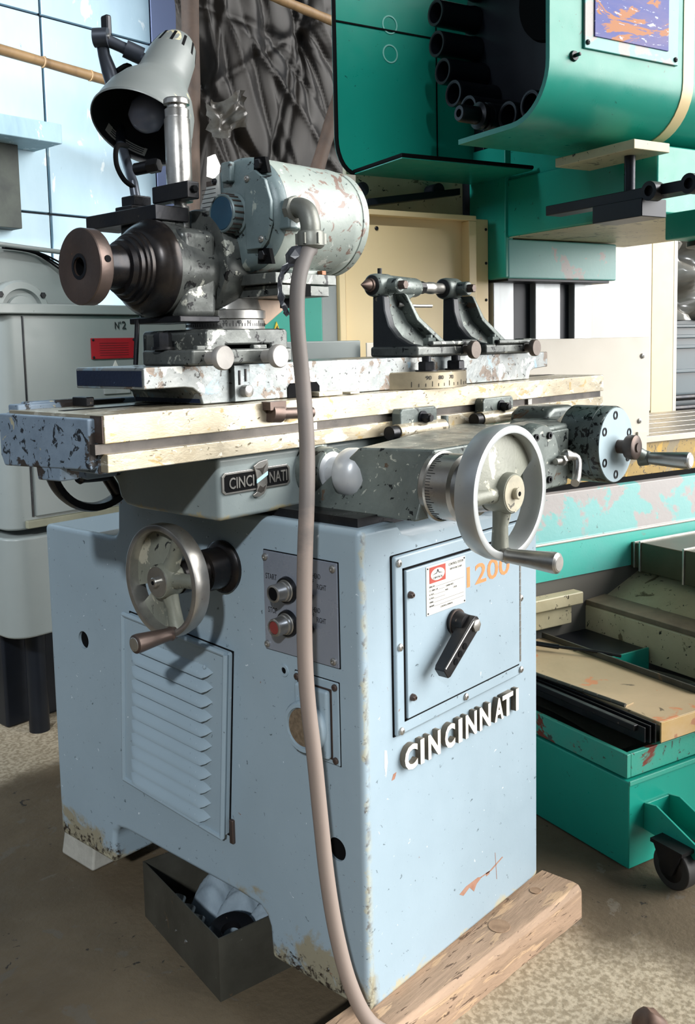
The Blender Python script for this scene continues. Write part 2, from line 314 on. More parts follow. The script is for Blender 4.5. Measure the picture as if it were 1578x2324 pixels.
# black plastic sheet with folds
rc = random.Random(3); cre = []
for k in range(46):
    a = rc.gauss(1.15, .28) if k % 4 else rc.uniform(0, PI); cre.append((math.cos(a), math.sin(a), rc.uniform(2.9, 4.9), rc.uniform(1.6, 3.9), rc.uniform(.25, 1.1), rc.uniform(.012, .035), rc.choice((-1, 1))))
def fold(x, z):
    f = .03 * math.sin(z * 1.3 + x * 2.1) + .012 * math.sin(x * 9 - z * 4)
    for c, s_, x0, z0, ln, am, sg in cre:
        dx, dz = x - x0, z - z0; d_ = abs(dx * s_ - dz * -c * -1) if False else abs(dx * s_ + dz * c); l_ = abs(dx * -c + dz * s_)
        if l_ < ln * 1.4: f += sg * am * math.exp(-d_ / .035) * max(0, 1 - (l_ / ln / 1.4) ** 2)
    return f
bm = new(); nx, nz = 150, 130; g = []
for i in range(nx + 1):
    row = []
    for j in range(nz + 1):
        x = 2.74 + 2.3 * i / nx; z = 1.2 + 3.0 * j / nz; row.append(bm.verts.new((x, 3.80 + fold(x, z), z)))
    g.append(row)
for i in range(nx):
    for j in range(nz): bm.faces.new((g[i][j], g[i + 1][j], g[i + 1][j + 1], g[i][j + 1]))
tag(obj('plastic_sheet', bm, mPLA, ang=180), 'black plastic sheet hanging in creased folds behind the motor', 'sheet')
bm = new(); nx, nz = 12, 10; g = []
for i in range(nx + 1):
    row = []
    for j in range(nz + 1):
        x = 2.66 + .33 * i / nx; z = 2.30 + .24 * j / nz
        row.append(bm.verts.new((x, 3.45 + .028 * math.sin(i * .9 + j * .55) + .02 * math.sin(j * 1.1 - i * .6), z - .05 * math.sin(i * .45))))
    g.append(row)
for i in range(nx):
    for j in range(nz):
        if (i - 6) ** 2 / 36 + (j - 5) ** 2 / 25 < 1.1: bm.faces.new((g[i][j], g[i + 1][j], g[i + 1][j + 1], g[i][j + 1]))
tag(obj('plastic_scrap', bm, mFOIL, ang=50), 'crumpled shiny plastic scrap hooked on the wooden pole', 'plastic')
# the daylight gap beside the pole
em = bpy.data.materials.new('daylight_gap'); em.use_nodes = True; e_ = em.node_tree.nodes['Principled BSDF']; e_.inputs['Emission Color'].default_value = (1, .97, .85, 1); e_.inputs['Emission Strength'].default_value = 3
bm = new(); prism(bm, [(2.62, 2.04), (2.69, 2.03), (2.71, 2.11), (2.675, 2.17), (2.63, 2.15)], 'y', 3.40, 3.42); struct(obj('window_2', bm, em))
# ------------------------------------------------------------------ the tool grinder
T = thing('tool_grinder', 'blue grey tool and cutter grinder with raised lettering, standing on a timber beam', 'grinder', (.26, .45, 0))
prof = [(0, 0), (.221, 0), (.225, .056), (.232, .072), (.247, .083), (.30, .087), (.64, .088), (.668, .084), (.682, .070), (.686, .05), (.688, 0), (.889, 0), (.890, .689), (.65, .690), (.633, .694), (.625, .706), (.62, .776), (0, .776)]
bm = new(); prism(bm, prof, 'x', 0, .518)
cab = obj('cabinet', bm, mCAB, T, .013, 4)
c1 = new(); cyl(c1, (-.05, .762, .46), (.10, .762, .46), .0185, 28)
c2 = new(); cyl(c2, (-.05, .06, .255), (.08, .06, .255), .019, 28)
c3 = new(); prism(c3, [(.086, .90), (.09, .77), (.105, .752), (.13, .748), (.38, .742), (.41, .75), (.42, .90)], 'y', -.03, .14)
c4 = new(); box(c4, .012, .45, .655, .876, .64, .9)
c5 = new(); box(c5, .03, .49, .03, .86, -.05, .60) if False else box(c5, .03, .49, .03, .86, -.05, .084)
cut(cab, [c1, c2, c3, c4])
bm = new(); cyl(bm, (.0065, .762, .46), (.1, .762, .46), .0184); obj('hole_dark_plug', bm, mBLK, cab); bm = new(); cyl(bm, (.004, .06, .255), (.08, .06, .255), .0189); obj('hole_dark_plug', bm, mBLK, cab)  # black plugs just inside the holes paint their unlit depth
bm = new(); box(bm, .0125, .449, .656, .875, .641, .652); obj('ledge_tray', bm, M('grimy_ledge_floor', '8f9290', .5, .1, '3a3b33', .8, 9), cab)
# raised lettering
mLTS = M('letter_side_shade', '6e675a', .5, .1, '4a443a', .6, 40)  # shade on the letters' sides, put into the colour
xs = [(.088, .1216), (.129, .1395), (.1502, .1842), (.1969, .226), (.2359, .2475), (.2575, .2917), (.3005, .336), (.3487, .3783), (.3746, .4106), (.4203, .43)]
for ch, (a, b) in zip('CINCINNATI', xs):
    lo = text('letter', ch, b - a, .042, (a, .0, .370), X, Z, .011, mLET, cab, .034); lo.data.materials.append(mLTS)
    for p_ in lo.data.polygons:
        if abs(p_.normal.y) < .5: p_.material_index = 1
text('stencil_number', '1200', .135, .036, (.262, -.0125, .637), X, Z, .0004, mORG, cab, .012)
mCHB = M('bared_primer', '8f6450', .7, 0, 'a88470', .6, 60); mCHW = M('scraped_white', 'dfe6ea', .6)
for pc, m_ in (([(.2491, .0855), (.2696, .0909), (.3071, .0912), (.3198, .0863), (.3027, .0806), (.2942, .0703), (.2805, .0842), (.2612, .0774)], mCHB), ([(.3142, .088), (.3459, .0868), (.3876, .0956), (.3906, .0934), (.3517, .0845), (.3198, .0855)], mCHB), ([(.3328, .0881), (.3459, .0865), (.3443, .0812), (.3342, .0807)], mCHB), ([(.0506, .4181), (.056, .4156), (.0577, .3961), (.0527, .3725), (.0499, .3917)], mCHW), ([(.0714, .3715), (.0793, .3723), (.0745, .3623), (.0667, .3622)], mCHB), ([(.3633, .1143), (.3645, .1131), (.3697, .0589), (.3682, .0603)], mCHB)):
    bm = new(); prism(bm, pc, 'y', -.0003, .001); obj('paint_chip', bm, m_, cab, smooth=False)
# electrical door on the front
fr = new(); box(fr, .074, .446, -.008, .002, .433, .724)
fo = obj('cover_frame', fr, mCAB, T, .004)
bm = new(); box(bm, .0715, .4475, -.0022, .002, .4315, .7255); obj('frame_shade_line', bm, mBLK, fo, .002)  # black slab paints the shade line around the frame
bm = new(); box(bm, .0965, .432, -.0125, -.004, .4575, .699); dr = obj('door', bm, mCAB, T, .002)
bm = new()
for a in ((.0925, .0965, .4535, .703), (.432, .436, .4535, .703)): box(bm, a[0], a[1], -.0084, -.0070, a[2], a[3])
for z in (.4535, .699): box(bm, .0925, .436, -.0084, -.0070, z, z + .004)
obj('door_gap', bm, mBLK, fo)
hg = new(); cyl(hg, (0, 0, 0), (0, 0, .012), .003, 10); h0 = obj('hinge_knuckle', hg, mSTL, dr, loc=(.434, -.0105, .462))
for i in range(1, 18): inst(h0, (.434, -.0105, .462 + i * .0131), dr)
s0 = obj('screw', scr(.0065, -Y), mSTL, fo, loc=(.083, -.008, .713))
for x, z in ((.0835, .578), (.0835, .441), (.262, .4445), (.4415, .4435), (.4415, .58), (.4415, .7135)): inst(s0, (x, -.008, z), fo)
s1 = obj('screw', scr(.006, -Y, .8), mBRN, dr, loc=(.105, -.0125, .659)); inst(s1, (.107, -.0125, .491), dr)
bm = new(); box(bm, .147, .2565, -.0138, -.0125, .614, .695); pl = obj('rating_plate', bm, mWHT, T, .0006)
bm = new(); box(bm, .155, .199, -.0143, -.0136, .666, .6925); obj('logo_panel', bm, mLOGO, pl)
bm = new(); lathe(bm, (.177, -.0143, .679), -Y, [(0, .01), (.0003, .01), (.0003, 0)], 28)
for v in bm.verts: v.co.x = .177 + (v.co.x - .177) * 1.9
obj('logo_oval', bm, mWHT, pl)
text('print', 'CIMTROL', .026, .0035, (.164, -.0147, .672), X, Z, .0003, mINK, pl)
bm = new(); prism(bm, [(.161, .679), (.174, .682), (.1755, .687), (.178, .687), (.180, .682), (.193, .679), (.180, .6803), (.177, .6835), (.174, .6803)], 'y', -.0149, -.0145); obj('print', bm, mINK, pl)
text('print', 'CONTROL SYSTEM', .042, .0042, (.208, -.0138, .686), X, Z, .0003, mINK, pl); text('print', 'KEEP DOORS CLOSED', .034, .003, (.212, -.0138, .6785), X, Z, .0003, mINK, pl)
for i, s in enumerate(('SERIAL NO.', 'CCT. BRKR. CAP.', 'AC VOLTS', 'DC VOLTS', 'CONTROL', 'DIAGRAMS')):
    z = .659 - i * .0064; w_ = .0016 * len(s)
    text('print', s, w_, .0028, (.154, -.0138, z), X, Z, .0003, mINK, pl)
    bm = new(); box(bm, .155 + w_, .251 if i > 3 or i == 0 else .197, -.0141, -.0138, z - .0004, z); obj('print', bm, mINK, pl)
for s, x, z in (('CONTROL VOLTS', .2, .6526), ('PHASE', .198, .6462), ('CYCLES', .221, .6462)): text('print', s, .0016 * len(s), .0026, (x, -.0138, z), X, Z, .0003, mINK, pl)
text('print', 'CONTROL DIVISION', .034, .0028, (.184, -.0138, .6205), X, Z, .0003, mINK, pl)
q0 = obj('rivet', scr(.0016, -Y), mINK, pl, loc=(.1505, -.0138, .6915))
for x, z in ((.253, .6915), (.1505, .6175), (.253, .6175)): inst(q0, (x, -.0138, z), pl)
# rotary isolator with its lever
SW = obj('isolator_switch', lathe(new(), (.2235, -.0125, .588), -Y, [(0, .021), (.006, .021), (.012, .018), (.026, .016), (.026, 0)], 32), mDRK, T)
bm = new(); lathe(bm, (.2235, -.0185, .588), -Y, [(0, .0225), (.002, .0225), (.002, .0165), (0, .0165)], 32, True); obj('dial_ring', bm, mBRN, SW)
bm = new()
dx, dz = Vector((-.80, 0, -.60)), Vector((-.6, 0, .80))
def LV(a, b, y): q = Vector((.232, 0, .586)) + dx * a + dz * b; return (q.x, y, q.z)
poly = [(-.014, -.006), (-.010, -.012), (.0, -.014), (.098, -.0125), (.104, -.009), (.104, .009), (.098, .0125), (.0, .014), (-.010, .012), (-.014, .006)]
A = [bm.verts.new(LV(a, b, -.050)) for a, b in poly]; B = [bm.verts.new(LV(a, b, -.030 if a > .05 else -.026)) for a, b in poly]
bm.faces.new(A); bm.faces.new(B[::-1])
for i in range(len(poly)): bm.faces.new((A[i], B[i], B[(i + 1) % len(poly)], A[(i + 1) % len(poly)]))
obj('lever', bm, mDRK, SW, .0015)
for a in (.042, .058, .074):
    bm = new(); c = Vector(LV(a, -.003, -.0505)); lathe(bm, c, -Y, [(0, .0055), (.0006, .0055), (.0006, 0)], 16); obj('lever_hole', bm, mBLK, SW)
bm = new(); lathe(bm, Vector(LV(0, 0, -.05)), -Y, [(0, .011), (.004, .011), (.005, .008), (.005, 0)], 6); obj('lever_nut', bm, mSTL, SW)
bm = new(); A = [Vector(LV(a, .0105, -.0505)) for a in (.0, .05, .1)]; tube(bm, A, .0016, 8); obj('lever_edge', bm, mSTL, SW)
# louvred cover on the side
LP = [(.592, .549), (.295, .530), (.321, .191), (.613, .213)]
bm = new(); A = [bm.verts.new((-.017, y, z)) for y, z in LP]; B = [bm.verts.new((.002, y, z)) for y, z in LP]
bm.faces.new(A); bm.faces.new(B[::-1])
for i in range(4): bm.faces.new((A[i], B[i], B[(i + 1) % 4], A[(i + 1) % 4]))
LV_ = obj('louvred_cover', bm, mCABP, T, .004)
bm = new(); prism(bm, [(.5945, .551), (.2925, .5318), (.3185, .1885), (.6155, .2108)], 'x', -.0016, .001); obj('cover_outline', bm, mBLK, LV_)  # black slab draws a dark outline around the louvred cover
bm = new()
for i in range(4):
    a, b = Vector((-.0175, *LP[i])), Vector((-.0175, *LP[(i + 1) % 4])); tube(bm, [a, b], .0048, 8)
obj('raised_border', bm, mCABP, LV_)
bm = new(); n = 24; H = 8; g = []
for i in range(n + 1):
    s = i / n; e = min(1, min(s, 1 - s) / .10); e = math.sin(e * PI / 2); row = []
    for j in range(H + 1):
        t_ = j / H; row.append(bm.verts.new((-.0125 * e * math.sin(t_ * PI / 2) ** 1.3, -.239 * (s - .5), .0195 * e * (.35 - t_) - .006 - .0137 * (s - .5) )))
    row.append(bm.verts.new((.0, -.239 * (s - .5), .0195 * e * (.35 - .86) - .006 - .0137 * (s - .5)))); g.append(row)
for i in range(n):
    for j in range(H + 1): bm.faces.new((g[i][j], g[i + 1][j], g[i + 1][j + 1], g[i][j + 1]))
l0 = obj('louver', bm, mCABP, LV_, ang=50)
for k in range(11):
    f = k / 10; p = (-.0168, .4485 + f * .0215, .503 - f * .271)
    if k == 0: l0.location = p
    else: inst(l0, p, LV_)
for y, z in ((.52, .355), (.385, .315), (.35, .497)):
    o = obj('screw', scr(.004, -X), mCABP, LV_, loc=(-.02, y, z))
bm = new(); box(bm, -.006, .002, .306, .316, .178, .222); obj('rust_streak_trim', bm, mBRN, LV_, .002)
# control panel on the side
bm = new(); box(bm, -.0035, .001, .044, .2085, .5555, .7215); cp = obj('control_panel', bm, mCTRL, T, .0012)
bm = new(); box(bm, -.0012, .001, .0425, .2100, .5540, .7230); obj('panel_grime_line', bm, mBLK, cp, .001)  # black slab added to draw the grime line around the panel
s2 = obj('screw', scr(.0062, -X), mSTL, cp, loc=(-.0035, .203, .711))
for y, z in ((.052, .712), (.203, .5645), (.054, .565)): inst(s2, (-.0035, y, z), cp)
for z, m_, nm in ((.663, mBLK, 'black push button'), (.608, mRED, 'red push button')):
    o = obj('push_button', lathe(new(), (-.0035, .153, z), -X, [(0, .0205), (.004, .0205), (.006, .018), (.007, .0165), (.012, .0165), (.013, .0145), (.032, .0145), (.0335, .0125), (.0335, .0112), (.031, .0108), (.031, 0)], 32), mSTL, cp); o['label'] = nm
    bm = new(); lathe(bm, (-.0345, .153, z), -X, [(0, .0108), (.001, .0100), (.0016, 0)], 28); obj('button_cap', bm, m_, o) if False else obj('button_cap', bm, m_, cp)
    bm = new(); lathe(bm, (-.0035, .153, z), -X, [(0, .0225), (.006, .021), (.006, .0168), (0, .0168)], 32, True); obj('button_collar', bm, mDRK, cp)
for z in (.663, .609):
    bm = new(); lathe(bm, (-.0035, .104, z), -X, [(0, .0095), (.005, .0095), (.006, .0075), (.006, 0)], 6); lathe(bm, (-.0095, .104, z), -X, [(0, .004), (.012, .0045), (.015, .003), (.015, 0)], 12); obj('toggle_switch', bm, mDRK, cp)
mY = -Y
for s, y, z, w_, h in (('START', .203, .675, .026, .0095), ('STOP', .199, .619, .021, .0095), ('WHEELHEAD', .117, .6915, .038, .008), ('OFF', .104, .6825, .0105, .0075), ('RIGHT', .0865, .675, .0195, .0085), ('WORKHEAD', .117, .637, .036, .008), ('OFF', .1045, .628, .0105, .0075), ('RIGHT', .0885, .6215, .0195, .0085)):
    text('print', s, w_, h, (-.0035, y, z), mY, Z, .0003, mINK, cp)
bm = new(); lathe(bm, (0, .169, .525), -X, [(0, .0105), (.002, .010), (.002, .0055), (-.004, .0055), (-.004, 0)], 24); obj('plug_screw', bm, mCAB, cab)
bm = new(); lathe(bm, (-.0001, .169, .525), -X, [(0, .0055), (.0007, .005), (.0007, 0)], 6); obj('plug_socket', bm, mBLK, cab)
# flush power outlet
bm = new(); box(bm, -.003, .001, .047, .143, .396, .531); ou = obj('power_outlet', bm, mCAB, T, .002)
bm = new(); box(bm, -.0010, .001, .0458, .1442, .3948, .5322); obj('outlet_grime_line', bm, mBLK, ou, .001)  # black slab added to draw the grime line around the outlet
bm = new(); box(bm, -.0036, -.002, .0605, .1365, .4035, .5185); obj('box_gasket', bm, mBRN, ou, .004)
bm = new(); box(bm, -.014, -.003, .062, .135, .405, .517); obj('outlet_box', bm, mCAB, ou, .005, 3)
bm = new(); lathe(bm, (-.014, .105, .452), -X, [(0, .042), (.010, .042), (.014, .039), (.014, .033), (.010, .032), (.010, 0)], 36); obj('outlet_cap', bm, mCAB, ou)
mMESH = M('knurled_cap_face', '8a7a66', .5, .3, '5a4c3e', .7, 160)
bm = new(); lathe(bm, (-.0242, .105, .452), -X, [(0, .0315), (.002, .030), (.003, 0)], 32); obj('knurled_face', bm, mMESH, ou)
bm = new(); box(bm, -.020, -.013, .092, .106, .486, .510); obj('cap_hinge', bm, mDRK, ou, .002)
s3 = obj('screw', scr(.0058, -X), mBRN, ou, loc=(-.003, .054, .523))
for y, z in ((.137, .523), (.136, .404), (.055, .404)): inst(s3, (-.003, y, z), ou)
# ---- saddle
sp = [(.19, .786), (.40, .786), (.435, .789), (.452, .80), (.46, .825), (.475, .843), (.50, .85), (.52, .855), (.525, .886), (.19, .886)]
bm = new(); prism(bm, sp, 'x', -.109, .62); obj('saddle', bm, mSAD, T, .008, 3)
bm = new(); prism(bm, [(.0, 0), (.0, .776), (.0, .776)], 'x', 0, 0.001) if False else box(bm, .02, .50, .02, .60, .77, .79); obj('saddle_way', bm, mDRK, T)
# cross slide block with sloping flank
bm = new(); hexa(bm, [(.066, -.057, .786), (.53, -.057, .786), (.53, .19, .786), (.066, .19, .786), (.111, -.060, .892), (.53, -.060, .892), (.53, .19, .892), (.072, .06, .892)]); obj('cross_slide', bm, mCAST, T, .004)
bm = new(); lathe(bm, (.393, -.058, .85), -Y, [(0, .062), (.02, .060), (.024, .057), (.024, 0)], 32); fl = obj('feed_flange', bm, mCAST, T)
hb = obj('flange_bolt', lathe(new(), (0, 0, 0), -Y, [(0, .0065), (.004, .0065), (.004, .0035), (.001, .0035), (.001, 0)], 14), mDRK, fl, loc=(.355, -.082, .862))
for a in (60, 120, 240, 300): inst(hb, (.393 + .045 * math.cos(math.radians(a)), -.082, .85 + .045 * math.sin(math.radians(a))), fl)
# mushroom knob
bm = new(); lathe(bm, (.100, .19, .846), -Y, [(-.004, .040), (.010, .040), (.014, .036), (.045, .036), (.047, .028), (.049, .024), (.075, .0235), (.078, .0255), (.079, .038), (.083, .0405), (.096, .0415), (.108, .040), (.118, .034), (.124, .022), (.126, 0)], 40)
kn = obj('table_knob', bm, mKNB, T)
bm = new(); lathe(bm, (.100, .186, .846), -Y, [(0, .046), (.012, .045), (.014, .040), (.04, .0385), (.042, .037), (.042, .03)], 36); obj('knob_sleeve', bm, mCAST, kn)
# saddle badge
bm = new(); prism(bm, [(-.104, .832), (-.104, .856), (-.098, .8615), (.037, .8615), (.043, .856), (.043, .832), (.037, .827), (-.098, .827)], 'y', .1865, .190); bd = obj('badge', bm, mSTL, T, .001)
bm = new(); prism(bm, [(-.0995, .834), (-.0995, .854), (-.096, .858), (.035, .858), (.0385, .854), (.0385, .834), (.035, .8305), (-.096, .8305)], 'y', .1858, .1866); obj('badge_field', bm, mBLK, bd)
text('badge_letters', 'CINCI', .052, .018, (-.091, .1858, .835), X, Z, .0012, mSTL, bd, .01); text('badge_letters', 'NATI', .040, .018, (-.0055, .1858, .835), X, Z, .0012, mSTL, bd, .01)
em_ = [(-.040, .866), (-.028, .872), (-.010, .8745), (-.008, .868), (-.009, .858), (-.012, .846), (-.011, .836), (-.014, .826), (-.020, .819), (-.030, .8155), (-.040, .817), (-.043, .8205), (-.035, .824), (-.033, .832), (-.034, .845), (-.036, .856)]
bm = new(); prism(bm, em_, 'y', .1835, .1866); obj('badge_emblem', bm, mSTL, bd, .0008)
bm = new(); prism(bm, [(-.035, .838), (-.011, .849), (-.0105, .855), (-.0345, .844)], 'y', .1825, .1840); obj('emblem_ribbon', bm, M('pale_blue_enamel', 'a9d3e0', .3), bd)
for p in ([(-.036, .862), (-.026, .858), (-.022, .851), (-.018, .860), (-.012, .868), (-.022, .862)], [(-.034, .826), (-.026, .822), (-.020, .824), (-.015, .834), (-.022, .830), (-.028, .834)]):
    bm = new(); prism(bm, p, 'y', .1828, .1838); obj('emblem_eagle', bm, mGRV, bd)
# ---- table: lower slide with two ground bars
bm = new(); prism(bm, [(.186, .885), (.40, .885), (.43, .905), (.43, .963), (.186, .963)], 'x', -.322, 1.12)
tb = obj('table_slide', bm, mHAM, T, .003)
bm = new(); box(bm, -.319, 1.12, .17, .19, .888, .9135); obj('lower_bar', bm, mGND, T, .0015)
bm = new(); box(bm, -.332, 1.12, .178, .19, .9135, .9275); obj('slot', bm, mGRV, T)
bm = new(); box(bm, -.322, 1.122, .17, .42, .9275, .967); tt_ = obj('table_top', bm, mGND, T, .0015); bm = new(); box(bm, -.3235, -.3215, .172, .20, .929, .9655); obj('end_shade_plate', bm, mBRN, tt_)  # brown plate paints the bar's left end darker
bm = new(); box(bm, -.318, 1.12, .40, .43, .963, .975); box(bm, -.30, -.20, .405, .425, .97, .978); obj('table_rim', bm, mHAM, T, .003)
bm = new(); box(bm, -.30, 1.11, .30, .318, .9655, .9676); obj('table_groove', bm, mBLK, T)
bm = new(); prism(bm, [(.19, .892), (.42, .883), (.43, .90), (.43, .962), (.19, .962)], 'x', -.334, -.32); prism(bm, [(.27, .87), (.33, .868), (.335, .895), (.265, .895)], 'x', -.332, -.30); obj('end_cover', bm, mHAM, T, .003)
bm = new(); box(bm, -.225, -.21, .36, .40, .967, .982); obj('table_stop', bm, mDRK, T, .002)
# travel dogs
def dog(x0, x1, zc, hole):
    bm = new(); prism(bm, [(x0 + .02, zc - .002), (x0 + .02, zc + .030), (x0 + .026, zc + .037), (x1 - .022, zc + .037), (x1 - .016, zc + .030), (x1 - .016, zc - .002)], 'y', .150, .172)
    d_ = obj('table_dog', bm, mCAST, T, .003)
    bm = new(); cyl(bm, (x0 + .006, .150, zc - .004), (x1, .150, zc - .004), .0145, 24); obj('plunger_barrel', bm, mGND, d_)
    bm = new(); cyl(bm, (x0 - .014, .150, zc - .004), (x0 + .007, .150, zc - .004), .0125, 20); obj('plunger', bm, mDRK, d_); bm = new(); cyl(bm, (x1 - .001, .150, zc - .004), (x1 + .006, .150, zc - .004), .012, 20); obj('plunger_cap', bm, mDRK, d_)
    bm = hexbolt(.0095, -Y, .018); lathe(bm, (0, -.018, 0), -Y, [(0, .006), (.004, .006), (.004, 0)], 12); lathe(bm, (0, 0, 0), -Y, [(0, .0135), (.003, .0135), (.003, 0)], 20); obj('bolt', bm, mDRK, d_, loc=(x0 + .085, .150, zc + .017))
dog(.272, .420, .899, 0); dog(.540, .690, .9035, 1)
bm = new(); cyl(bm, (.427, .150, .886), (.427, .150, .915), .0075, 16); obj('stop_pin', bm, mCAST, T)
bm = new(); cyl(bm, (.665, .10, .892), (.665, .10, .902), .03, 28); obj('stop_pad', bm, mCAST, T)
# ---- swivel table
sw = [(-.225, .996), (-.225, 1.026), (-.222, 1.028), (.917, 1.028), (.919, 1.025), (.919, .994), (.86, .991), (.842, .986), (.836, .968), (-.116, .968), (-.122, .985), (-.135, .994), (-.15, .996)]
bm = new(); prism(bm, sw, 'y', .21, .385); sv = obj('swivel_table', bm, mSWV, T, .005, 3)
bm = new(); prism(bm, [(.214, 1.0), (.214, 1.023), (.381, 1.023), (.381, 1.0)], 'x', -.2262, -.2245); obj('end_shade_plate', bm, mDKB, sv)  # thin dark plate paints the shade on the table's left end
bm = new(); box(bm, -.119, -.1165, .215, .38, .970, .99); obj('end_shade_plate', bm, mDKB, sv)  # same painted shade on the lower step
bm = new(); box(bm, -.060, -.027, .200, .212, .969, 1.026); sp_ = obj('scale_block', bm, mSWV, T, .001)
bm = new(); lathe(bm, (-.040, .201, .985), -Y, [(0, .010), (.012, .0095), (.013, .008), (.013, 0)], 24); obj('scale_knob', bm, mSTL, sp_)
bm = new(); box(bm, -.051, -.0485, .198, .201, .995, 1.018); box(bm, -.038, -.0355, .198, .201, 1.0, 1.02); obj('index_pin', bm, mDRK, sp_)
bm = new(); prism(bm, [(.065, .968), (.065, .985), (.072, .992), (.135, .992), (.142, .985), (.142, .968)], 'y', .2085, .2105); obj('casting_window', bm, mBLK, T)
bm = new(); box(bm, .11, .17, .180, .205, .968, .976); box(bm, .19, .215, .18, .20, .968, .972); obj('clamp_strip', bm, mGND, T, .001)
bm = new(); cyl(bm, (.0, .162, .948), (.07, .160, .945), .0095, 14); cyl(bm, (-.022, .163, .950), (.0, .162, .948), .015, 18); box(bm, -.03, .005, .152, .172, .955, .968); cyl(bm, (.045, .158, .946), (.035, .148, .932), .004, 10); obj('stop_screw', bm, mBRN, T)
bm = new(); box(bm, .075, .095, .172, .179, .9145, .9265); box(bm, .77, .785, .172, .179, .9145, .9265); obj('slot_clip', bm, mSTL, T)
# half-round swivel scale with two nuts
bm = new(); lathe(bm, (.455, .30, .968), Z, [(0, .15), (.030, .15), (.032, .147), (.032, 0)], 72)
for v in bm.verts: v.co.y = .21 + max(-.055, (v.co.y - .21)) if False else v.co.y
hr = obj('swivel_scale', bm, M('brass_grey_scale', '9b9078', .36, .5, '5d564a', .7, 9, chips=(('d8d2bc', 16, .60),)), T)
for v in hr.data.vertices:
    if v.co.y > .215: v.co.y = .215
for i in range(13):
    a = math.radians(233 + i * 5.5); bm = new(); p = Vector((.455 + .1502 * math.cos(a), .30 + .1502 * math.sin(a), .972)); cyl(bm, p, p + Vector((0, 0, .010 if i % 3 == 0 else .006)), .0006, 6); obj('scale_mark', bm, mINK, hr)
for s, a in (('90', 244), ('80', 255), ('70', 266)):
    a = math.radians(a); p = Vector((.455 + .1505 * math.cos(a), .30 + .1505 * math.sin(a), .985)); xd = Vector((-math.sin(a), math.cos(a), 0)); text('scale_number', s, .012, .0075, p, xd, Z, .0004, mINK, hr)
nb = new(); hexbolt_ = lathe(nb, (0, 0, 0), Z, [(0, .017), (.014, .017), (.016, .0145), (.016, 0)], 6); lathe(nb, (0, 0, -.003), Z, [(0, .022), (.003, .022), (.003, 0)], 20); lathe(nb, (0, 0, .016), Z, [(0, .009), (.009, .009), (.011, .007), (.011, 0)], 14)
n0 = obj('clamp_nut', nb, mDRK, hr, loc=(.418, .185, 1.003)); inst(n0, (.515, .185, 1.003), hr, (0, 0, .5))
# ---- handwheels
def wheel(nm, c, e1, d, R, webs, spokes, ha, hub, mrim, mweb, depth=.032, handle=.085):
    mweb = mWEB
    c, e1, d = Vector(c), Vector(e1), Vector(d)
    def P(r, a, t): return c + (e1 * math.cos(a) + Z * math.sin(a)) * r + d * t
    rim = obj(nm, lathe(new(), c, d, [(-depth, R * .965), (-depth * .6, R), (-.004, R), (0, R * .985), (.001, R * .96), (0, R * .88), (-.004, R * .865), (-depth, R * .88)], 64, True), mrim, T)
    def sector(r0, r1, a0, a1, t0, t1, b0, b1, n=24):
        bm = new(); g = []
        for i in range(n + 1):
            a = a0 + (a1 - a0) * i / n; g.append([bm.verts.new(P(r0, a, t0)), bm.verts.new(P(r1, a, t1)), bm.verts.new(P(r1, a, b1)), bm.verts.new(P(r0, a, b0))])
        for i in range(n):
            for j in range(4): bm.faces.new((g[i][j], g[i][(j + 1) % 4], g[i + 1][(j + 1) % 4], g[i + 1][j]))
        bm.faces.new(g[0]); bm.faces.new(g[-1]); return bm
    for a0, a1 in webs: obj('web', sector(R * .2, R * .885, math.radians(a0), math.radians(a1), -.006, -.018, -.018, -.028), mweb, rim)
    for a in spokes:
        a = math.radians(a); bm = new(); tube(bm, [P(R * .15, a, -.014), P(R * .5, a, -.017), P(R * .9, a, -.016)], [.0155, .0115, .0135], 12); obj('spoke', bm, mweb, rim)
    bm = new(); lathe(bm, c, d, [(-.05, R * .26), (-.02, R * .31), (.002, R * .30), (.0045, R * .285), (.0045, 0)], 36); obj('hub', bm, mweb, rim)
    bm = new(); lathe(bm, c, d, [(.004, R * .27), (.0056, R * .265), (.0056, 0)], 36); lathe(bm, c, d, [(.005, .0085), (.012, .0085), (.0135, .007), (.0135, 0)], 20); obj('hub_cap', bm, mCPL if mrim is mALU else mSTL, rim)
    bm = new(); lathe(bm, c, d, [(.0134, .0035), (.0139, .0035), (.0139, 0)], 12); obj('hub_centre', bm, mBLK, rim)
    a = math.radians(ha); p = P(R * .915, a, -.003)
    bm = new(); lathe(bm, p, d, [(-.004, .0105), (0, .0105), (.004, .012), (.008, .0105), (handle * .5, .0128), (handle * .9, .0155), (handle * .97, .015), (handle, .012), (handle, 0)], 28); obj('handle', bm, mSTL if mrim is mALU else mBRN, rim)
    bm = new(); lathe(bm, p + d * handle, d, [(0, .0115), (.0008, .0105), (.0008, 0)], 24); obj('handle_end', bm, mSTL, rim)
    return rim
fw = wheel('front_handwheel', (.128, -.186, .834), X, -Y, .1, ((24, 176),), (265, 180), 262, 0, mALU, mCAST, .034, .088)
bm = new(); lathe(bm, (.128, -.05, .834), -Y, [(0, .049), (.006, .055), (.014, .055), (.016, .052), (.055, .052), (.058, .045), (.078, .040), (.082, .034), (.10, .030), (.10, 0)], 44); fd = obj('graduated_collar', bm, mSTL, T)
for i in range(46):
    a = math.radians(100 + i * 5); bm = new(); p = Vector((.128 + .0522 * math.cos(a), -.067, .834 + .0522 * math.sin(a))); cyl(bm, p, p - Y * (.014 if i % 5 == 0 else .008), .0005, 5); obj('graduation', bm, mINK, fd)
lw = wheel('side_handwheel', (-.132, .318, .678), -Y, -X, .094, ((70, 195), (215, 262)), (62, 285, 5), 287, 0, mSTL, mCAST, .030, .075)
